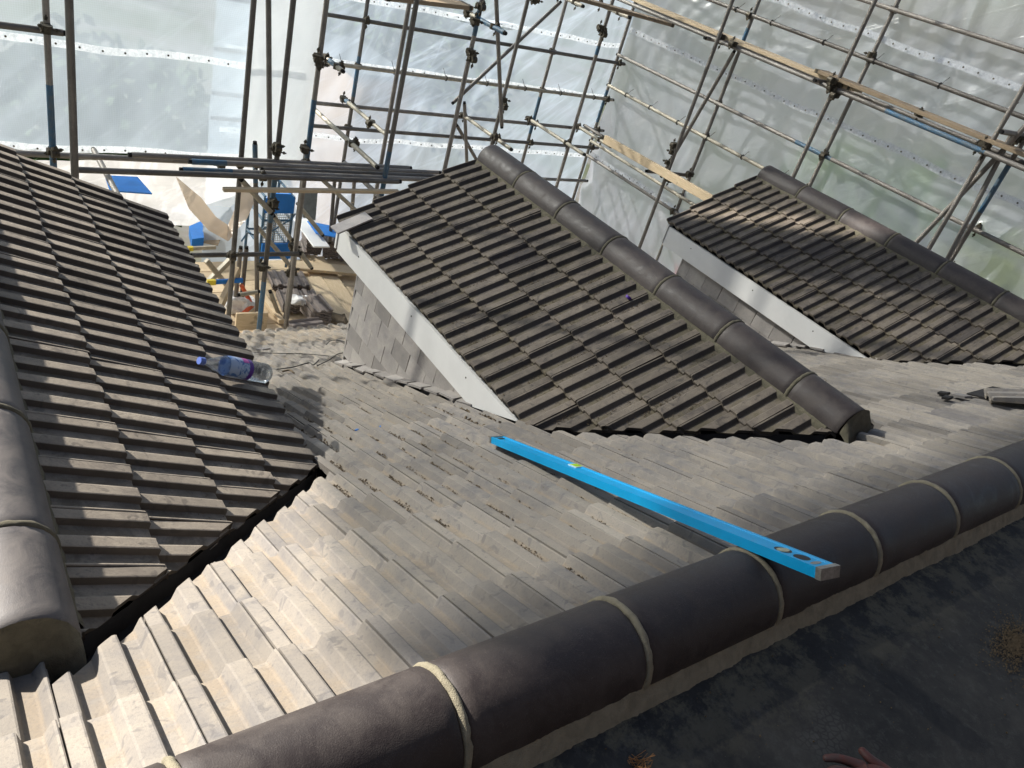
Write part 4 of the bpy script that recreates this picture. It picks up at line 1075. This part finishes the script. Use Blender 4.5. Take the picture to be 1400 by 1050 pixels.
lump('rubble_pile', 463, 440, ZP+.02, .13, CRUMB, 'small heap of brown rubble right of the upright tile bundle', 'rubble', 7)

# ------------------------------------------------------------------ blue spirit level lying on roof and ridge
yA, xA = 1.906, 1.786; zA = plane_z(yA)+.012
dy, dz = yA-RC_Y, RC_Z-zA
ang = math.atan2(dz, dy)+math.asin((RR+.004)/math.hypot(dy, dz))
A = Vector((xA, yA, zA)); yB = .476; B = Vector((1.55, yB, zA+math.tan(ang)*(yA-yB)))
X_ = (B-A).normalized(); Y_ = Vector((0, 0, 1)).cross(X_).normalized(); Z_ = X_.cross(Y_)
LL = (B-A).length; HW, HH = .03, .026
lv = thing('spirit_level', 'long bright blue spirit level lying from the tiles up onto the foreground ridge', 'spirit level', A)
mw = frame(A, X_, Y_, Z_)
LB = simple('level_blue', (.0, .35, .70), .33, .12, 9, spec=.5, bs=.05)
mb = MB(); mb.v = []
pr = [(-HW, 0), (HW, 0), (HW, HH), (HW-.008, HH), (HW-.009, HH-.003), (-HW+.009, HH-.003), (-HW+.008, HH), (-HW, HH)]
pr = [(HW, 0), (HW, HH), (HW-.008, HH), (HW-.0095, HH-.003), (-HW+.0095, HH-.003), (-HW+.008, HH), (-HW, HH), (-HW, 0)]
k = len(pr); v = [(x, y, z) for x in (.012, LL-.012) for y, z in pr]
mb.add(v, [(i, (i+1) % k, k+(i+1) % k, k+i) for i in range(k)]+[tuple(range(k-1, -1, -1)), tuple(range(k, 2*k))])
me = me_from('level_body', mb.v, mb.f, LB); link('level_body', me, lv, mw=mw)
for x0, x1 in ((-.002, .012), (LL-.012, LL+.004)):
    q = MB(); q.box((x0, -HW-.001, -.001), (x1, HW+.001, HH+.001)); link('end_cap', me_from('end_cap', q.v, q.f, SILVER), lv, mw=mw)
VIAL = simple('vial', (.45, .75, .05), .15)
q = MB(); q.box((LL*.335, HW-.026, HH-.004), (LL*.335+.04, HW+.001, HH+.001)); link('vial', me_from('vial', q.v, q.f, VIAL), lv, mw=mw)
q = MB(); q.box((LL*.335-.006, HW-.03, HH-.005), (LL*.335+.046, HW-.0005, HH+.0004)); link('vial_frame', me_from('vial_frame', q.v, q.f, simple('vial_frame', (.6, .75, .8), .3)), lv, mw=mw)
def oval(cx, r, m, name, h):
    q = MB(); n_ = 18; q.add([(cx+math.cos(2*math.pi*i/n_)*r, math.sin(2*math.pi*i/n_)*.0165, h) for i in range(n_)], [tuple(range(n_))]); return link(name, me_from(name, q.v, q.f, m), lv, mw=mw)
oval(LL-.135, .024, FELT_TRIM, 'vial_housing', HH-.0025); oval(LL-.135, .015, simple('vial_pale', (.4, .42, .3), .2), 'end_vial', HH-.002)
oval(LL-.078, .022, FELT_TRIM, 'hand_hole', HH-.0025); oval(LL-.038, .008, SILVER, 'hang_hole', HH-.0025)
q = MB(); q.box((.03, -.012, HH-.003), (.055, .012, HH-.0015)); link('end_slot', me_from('end_slot', q.v, q.f, FELT_TRIM), lv, mw=mw)

# ------------------------------------------------------------------ water bottle on the left dormer
m, n = mat('clear_plastic'); p = N(n, 'ShaderNodeBsdfPrincipled'); p.inputs['Base Color'].default_value = (.86, .93, .98, 1)
p.inputs['Transmission Weight'].default_value = .95; p.inputs['Roughness'].default_value = .06; p.inputs['IOR'].default_value = 1.25
tp = N(n, 'ShaderNodeBsdfTransparent'); tp.inputs[0].default_value = (.9, .95, 1, 1)
mx = N(n, 'ShaderNodeMixShader'); mx.inputs[0].default_value = .45; o_ = N(n, 'ShaderNodeOutputMaterial')
n.links.new(p.outputs[0], mx.inputs[1]); n.links.new(tp.outputs[0], mx.inputs[2]); n.links.new(mx.outputs[0], o_.inputs[0])
PLAST = m
def lathe(prof, n_=28):
    v = []; f = []
    for x, r_ in prof:
        for i in range(n_): a = 2*math.pi*i/n_; v.append((x, math.cos(a)*r_, math.sin(a)*r_))
    for j in range(len(prof)-1):
        for i in range(n_): f.append((j*n_+i, j*n_+(i+1) % n_, (j+1)*n_+(i+1) % n_, (j+1)*n_+i))
    return v, f
slopez = lambda x: ZL-.012-DPITCH*(x-DX[0]-.104)
rb = .041
P0 = Vector((.80, 2.545, slopez(.80)+rb+.022)); P1 = Vector((1.10, 2.600, slopez(1.10)+rb+.022))
X_ = (P1-P0).normalized(); Y_ = Vector((0, 0, 1)).cross(X_).normalized(); Z_ = X_.cross(Y_)
bt = thing('water_bottle', 'clear plastic water bottle with blue and purple label lying on the left dormer tiles', 'bottle', P0)
mw = frame(P0, X_, Y_, Z_)
BL = .32
pr = [(.0, .012), (.02, .013), (.026, .015), (.045, .022), (.075, .033), (.105, .040), (.12, .041), (.122, .0405), (.205, .0405), (.207, .041)]
x = .212
while x < .285: pr += [(x, .041), (x+.005, .0385), (x+.010, .041)]; x += .0145
pr += [(.295, .040), (.308, .036), (.316, .026), (.312, .012), (.308, 0.001)]
v, f = lathe(pr); link('bottle_body', me_from('bottle_body', v, f, PLAST, True), bt, mw=mw)
v, f = lathe([(-.018, .001), (-.018, .0145), (.004, .0155), (.004, .012)], 20); link('bottle_cap', me_from('bottle_cap', v, f, simple('cap_blue', (.10, .16, .45), .4)), bt, mw=mw)
m, n = mat('bottle_label'); Pq = coords(n, True); sp = N(n, 'ShaderNodeSeparateXYZ'); n.links.new(Pq, sp.inputs[0])
sw = noi(n, Pq, 26, 3, .5, 1.5)
c = mixc(n, ramp(n, sw, [(.45, 0), (.52, 1)]), (.06, .15, .38), (.34, .44, .60))
c = mixc(n, ramp(n, sp.outputs[0], [(.62, 0), (.64, 1)]), c, (.10, .015, .25)) if False else c
bsdf(n, c, .3); LAB = m
v, f = lathe([(.098, .0398), (.118, .0422), (.188, .0418)]); link('label_wrap', me_from('label_wrap', v, f, LAB, True), bt, mw=mw)
v, f = lathe([(.188, .0420), (.207, .0420)]); link('label_band', me_from('label_band', v, f, simple('purple', (.09, .015, .26), .35), True), bt, mw=mw)
v, f = lathe([(.160, .0428), (.187, .0428)], 28); f = [q for q in f if 5 <= q[0] % 28 <= 8]; link('label_patch', me_from('label_patch', v, f, simple('pink', (.55, .08, .4), .35), True), bt, mw=mw)
v, f = lathe([(.132, .0426), (.172, .0426)], 28); f = [q for q in f if 3 <= q[0] % 28 <= 5 or 21 <= q[0] % 28 <= 26]; link('label_patch', me_from('label_patch', v, f, simple('pale_print', (.5, .5, .62), .4), True), bt, mw=mw)

# ------------------------------------------------------------------ crumbs, cables, broken bits
OCT = [(1,0,0),(-1,0,0),(0,1,0),(0,-1,0),(0,0,1),(0,0,-1)]; OF = [(0,2,4),(2,1,4),(1,3,4),(3,0,4),(2,0,5),(1,2,5),(3,1,5),(0,3,5)]
def crumbs(name, pts, m, label, cat, parent=None):
    v = []; f = []; rnd = random.Random(len(pts))
    for p, s in pts:
        k = len(v); M_ = Matrix.Rotation(rnd.uniform(0, 6), 3, 'Z') @ Matrix.Rotation(rnd.uniform(0, 6), 3, 'X')
        for q in OCT: v.append(p+M_ @ (Vector(q)*s*rnd.uniform(.6, 1.25)))
        f += [tuple(i+k for i in t) for t in OF]
    o = link(name, me_from(name, v, f, m))
    return tag(o, label, cat, kind='stuff')
rc = random.Random(5); pts = []
for k in range(0, 13):
    yk = Y0+k*GY; off = (.005*((k*7) % 3-1)) % CW
    for i in range(0, 40):
        x1 = XJ0+off % CW+CW*i
        for pu in (.21, .70):
            xc = x1-pu*CW; yc = yk-.14
            c = Vector((xc, yc, 0)); den = max(.9*math.exp(-((xc-1.5)/.42)**2-((yc-1.6)/.42)**2), .6*math.exp(-((xc-1.95)/.85)**2-((yc-2.1)/.75)**2))
            den = max(den, .9*math.exp(-((xc-2.05)/.45)**2-((yc-2.75)/.4)**2), .6*math.exp(-((xc-1.35)/.3)**2-((yc-2.5)/.3)**2))
            if any(abs(xc-D) < 1.0 and yc > VY+VS*(abs(xc-D)-.107)-.22 for D in DX): continue
            if rc.random() < min(.85, den*1.7):
                L = rc.uniform(.05, .17); y0 = yk-.012-rc.uniform(0, .05)
                for q in range(int(150*L/.15*rc.uniform(.4, 1.3))):
                    t = rc.random(); y = y0-L*t; x = xc+rc.gauss(0, .007+.004*den)
                    s = rc.choice((.0012, .0016, .002, .0026, .0038))
                    pts.append((Vector((x, y, main_surf(x, y)+s*.8+.001)), s))
            elif rc.random() < .06+den*.4:
                for q in range(rc.randint(2, 9)):
                    x = xc+rc.uniform(-.07, .07); y = yk-rc.uniform(.01, .22); s = rc.choice((.0016, .0022, .003))
                    pts.append((Vector((x, y, main_surf(x, y)+(.02 if abs(x-xc) > .02 else 0)+s*.5)), s))
crumbs('mortar_crumbs', pts, CRUMB, 'brown mortar crumbs lying in the pans of the main roof around the blue level', 'rubble')
pts = []
for (px, py, n_, sp_) in ((625, 560, 260, .05), (655, 570, 200, .05), (690, 565, 160, .05), (648, 548, 120, .03), (400, 580, 120, .06), (430, 600, 90, .05), (380, 560, 60, .05), (640, 540, 60, .03), (1205, 592, 90, .03), (1222, 597, 40, .02)):
    a = ray(px, py); nn_ = Vector((0, TP, 1)); c = a*((Z0+TP*Y0)/a.dot(nn_))
    for q in range(n_):
        x = c.x+rc.gauss(0, sp_*1.3); y = c.y+rc.gauss(0, sp_); s = rc.choice((.003, .004, .006, .009))
        pts.append((Vector((x, y, main_surf(x, y)+s*.4+.004)), s))
crumbs('mortar_lumps', pts, CRUMB, 'dropped lumps of mortar on the tiles below the middle dormer fascia', 'rubble')
pts = []
for D, s, nq in ((DX[1], -1, 4200), (DX[2], -1, 1800), (DX[0], 1, 1500)):
    for q in range(nq//18):
        dx0 = rc.uniform(.2, .95); ii = rc.randint(1, 12); pu = rc.choice((.21, .70))
        yy = YF+.01-CW*ii+(pu if s > 0 else 1-pu)*CW-CW*0
        if s < 0: yy = YF+.01-CW*ii-pu*CW
        else: yy = YF+.01-CW*(ii+1)+pu*CW
        for z in range(18):
            dx = dx0+rc.uniform(-.07, .07); y = yy+rc.gauss(0, .009)
            if y < VY+VS*(dx-.107)+.05: continue
            row = math.ceil((dx-.104)/.2325); tx = .104+.2325*row
            zt = ZL+.001-DPITCH*(tx-.104)+(tx-dx)*math.tan(R(20.4))+PAN
            sz = rc.choice((.0012, .0016, .0022, .003)); pts.append((Vector((D+s*dx, y, zt+sz*.4)), sz))
crumbs('mortar_specks', pts, CRUMB, 'specks of mortar and grit caught in the tile pans of the three dormers', 'grit')
def roof_pt(px, py, h=0):
    a = ray(px, py); nn_ = Vector((0, TP, 1)); return a*((Z0+TP*Y0+h)/a.dot(nn_))
def cable(pxs, r, label, m=CABLE, h=.012, name='cable'):
    pts_ = [roof_pt(x, y, h+.006*math.sin(i*2.1)) for i, (x, y) in enumerate(pxs)]
    # smooth the run
    out = []
    for i in range(len(pts_)-1):
        p0 = pts_[max(i-1, 0)]; p1 = pts_[i]; p2 = pts_[i+1]; p3 = pts_[min(i+2, len(pts_)-1)]
        for t in (0, .25, .5, .75):
            out.append(.5*((2*p1)+(-p0+p2)*t+(2*p0-5*p1+4*p2-p3)*t*t+(-p0+3*p1-3*p2+p3)*t**3))
    out.append(pts_[-1]); mb = MB(); poly_tube(mb, out, r, 5, 0); return tag(mb.build(name, m), label, name.replace('_', ' '))
cable([(348, 482), (380, 483), (420, 484), (450, 487)], .003, 'thin straight dark wire lying across the main roof right of the bottle')
cable([(378, 505), (400, 502), (422, 496), (428, 499), (436, 492)], .004, 'twisted black cable end right of the bottle base')
cable([(434, 500), (450, 492), (462, 484), (473, 482)], .004, 'black cable curving up to the foot of the middle dormer cheek')
cable([(446, 471), (452, 466), (462, 465), (473, 468)], .0035, 'small looped cable above the dark wire near the cheek corner')
cable([(386, 508), (396, 506), (402, 510)], .006, 'short brown stick by the cable end', CRUMB, name='stick')
def slip(px, py, w_, h_, rot, m, label, cat='tile piece', name='tile_fragment', lift=.008, n3=None):
    p = roof_pt(px, py, lift); mb = MB()
    k = [(-.5, -.5), (.45, -.55), (.5, .4), (-.3, .5)]
    mb.add([(a*w_, b*h_, 0) for a, b in k]+[(a*w_, b*h_, min(.012, h_*.3)) for a, b in k], [(3,2,1,0),(4,5,6,7),(0,1,5,4),(1,2,6,5),(2,3,7,6),(3,0,4,7)])
    mw = frame(p, u_m, up_m, n_m) @ Matrix.Rotation(R(rot), 4, 'Z') @ Matrix.Rotation(R(5), 4, 'X')
    return tag(link(name, me_from(name, mb.v, mb.f, m), None, mw=mw), label, cat)
slip(361, 478, .08, .09, 20, T_CHEEK, 'square grey tile fragment just above the bottle neck side of the main roof')
slip(402, 600, .02, .012, 10, BLUE, 'scrap of blue plastic near the shaded tiles by the left dormer corner', 'plastic scrap', 'plastic_scrap')
slip(488, 588, .022, .012, 40, BLUE, 'scrap of blue plastic alone on the sunlit tiles', 'plastic scrap', 'plastic_scrap')
slip(520, 583, .02, .006, 60, BLUE, 'thin blue plastic shred right of the scrap', 'plastic scrap', 'plastic_scrap')
slip(1291, 539, .05, .05, 10, DARK, 'small dark block left on the tiles, left one near the slipped tile')
slip(1296, 545, .07, .04, 10, DARK, 'small dark broken corner just below the dark block')
slip(1316, 543, .06, .08, -10, T_MAIN, 'pale tile piece between the dark block and the slipped tile')
# slipped tile lying proud of the field
p = roof_pt(1345, 533, .05); o = link('slipped_tile', tile_variants(T_MAIN)[1], None, mw=frame(p, u_m, up_m, n_m) @ Matrix.Rotation(R(35), 4, 'Z') @ Matrix.Rotation(R(6), 4, 'X'))
tag(o, 'slipped tile lying crooked on the main roof near the right edge', 'tile')
p = roof_pt(1352, 537, .012); mb = MB(); mb.box((-.16, -.05, -.004), (.14, .05, .004)); o = link('open_gap', me_from('open_gap', mb.v, mb.f, DARK), roof, mw=frame(p, u_m, up_m, n_m))
# purple cap on the middle dormer, slate slip at its verge
tt = DPITCH; nn_ = Vector((-tt, 0, 1)); dd_ = ZL-.012-tt*(DX[1]-.104)
def d2_pt(px, py, h): a = ray(px, py); return a*((dd_+h)/a.dot(nn_))
p = d2_pt(858, 408, .012); mb = MB(); n_ = 14
v, f = lathe([(0, .001), (0, .015), (.014, .016), (.014, .012), (.004, .012)], 14)
o = link('bottle_cap', me_from('bottle_cap', v, f, simple('purple_cap', (.09, .02, .32), .4)), None, mw=Matrix.Translation(p) @ Matrix.Rotation(R(-60), 4, 'Y')); tag(o, 'small purple bottle cap on the dark tiles of the middle dormer', 'cap')
p = d2_pt(483, 305, .02); mb = MB(); mb.box((-.13, -.05, 0), (.11, .05, .01))
upd = Vector((math.cos(R(22)), 0, math.sin(R(22)))); ud = Vector((0, -1, 0))
o = link('slate_slip', me_from('slate_slip', mb.v, mb.f, T_CHEEK), None, mw=frame(p, upd, Vector((0, 1, 0)), upd.cross(Vector((0, 1, 0)))) @ Matrix.Rotation(R(4), 4, 'Z')); tag(o, 'pale slate slip lying over the corner tiles of the middle dormer verge', 'slate')
# grit patch on the flat roof, right
pts = []
for q in range(2600):
    a = rc.uniform(0, 6.3); r_ = abs(rc.gauss(0, .55)); c = onZ(1388, 880, -1.335)
    x = c.x+math.cos(a)*r_*.13+math.sin(a)*r_*.05; y = c.y+math.sin(a)*r_*.07; s = rc.choice((.001, .0015, .002, .003)); pts.append((Vector((x, y, -1.334+s*.4)), s))
for q in range(160):
    x = rc.uniform(.8, 3.0); y = rc.uniform(.05, .47); s = rc.choice((.0012, .0018, .003)); pts.append((Vector((x, y, -1.334)), s))
crumbs('loose_grit', pts, simple('dark_grit', (.13, .095, .055), 1, .4, 60), 'brown grit scattered on the black flat roof at the right edge', 'grit')
mb = MB(); c = onZ(872, 1046, -1.335)
for q in range(30):
    a = rc.uniform(0, 6.3); mb.tube(c+Vector((rc.gauss(0, .012), rc.gauss(0, .008), 0)), c+Vector((math.cos(a)*.03, math.sin(a)*.02, rc.uniform(.004, .03))), .0006, 4)
tag(mb.build('fibre_tuft', simple('fibre', (.42, .2, .07), .8)), 'tuft of orange brown fibres on the black flat roof at the bottom edge', 'fibres', kind='stuff')

# ------------------------------------------------------------------ hand at the bottom edge
SKIN = simple('dusty_skin', (.10, .028, .02), .6, .4, 40, c2=(.06, .04, .036))
def hand():
    zt = -1.315
    W_ = onZ(1270, 1110, zt+.03); K = onZ(1205, 1062, zt+.012)
    vs = [W_, onZ(1240, 1085, zt+.025), K]; rad = [.026, .028, .026]; ed = [(0, 1), (1, 2)]
    def chain(root, pts, rs):
        k = root
        for p, r_ in zip(pts, rs): vs.append(p); rad.append(r_); ed.append((k, len(vs)-1)); k = len(vs)-1
    chain(2, [onZ(1170, 1044, zt+.014), onZ(1145, 1036, zt+.012), onZ(1124, 1037, zt)], [.0115, .010, .0085])
    chain(2, [onZ(1168, 1058, zt+.014), onZ(1142, 1052, zt+.014), onZ(1128, 1058, zt)], [.0115, .010, .0085])
    chain(2, [onZ(1172, 1072, zt+.012), onZ(1148, 1070, zt+.012), onZ(1136, 1078, zt)], [.011, .0095, .008])
    chain(2, [onZ(1185, 1086, zt+.01), onZ(1165, 1090, zt+.01), onZ(1156, 1098, zt)], [.010, .0085, .0075])
    chain(1, [onZ(1208, 1052, zt+.018), onZ(1187, 1036, zt+.022), onZ(1175, 1022, zt+.020)], [.014, .0105, .009])
    chain(0, [onZ(1330, 1160, zt+.06), onZ(1420, 1230, zt+.12)], [.032, .038])
    me = bpy.data.meshes.new('person'); me.from_pydata([tuple(v) for v in vs], ed, []); 
    o = link('person', me); sk = o.modifiers.new('skin', 'SKIN'); sk.use_smooth_shade = True
    for i, r_ in enumerate(rad): me.skin_vertices[0].data[i].radius = (r_, r_*.9)
    me.skin_vertices[0].data[0].use_root = True
    s = o.modifiers.new('sub', 'SUBSURF'); s.levels = s.render_levels = 2
    me.materials.append(SKIN)
    return o
try:
    o = hand()
except Exception:
    o = bpy.data.objects.get('person'); me = o.data
    bpy.context.view_layer.objects.active = o
tag(o, "person's dusty reddish hand resting on the black flat roof at the bottom edge", 'person')
print('objects', len(bpy.data.objects), 'tris', sum(len(p.vertices)-2 for o in bpy.data.objects if o.type == 'MESH' for p in o.data.polygons))
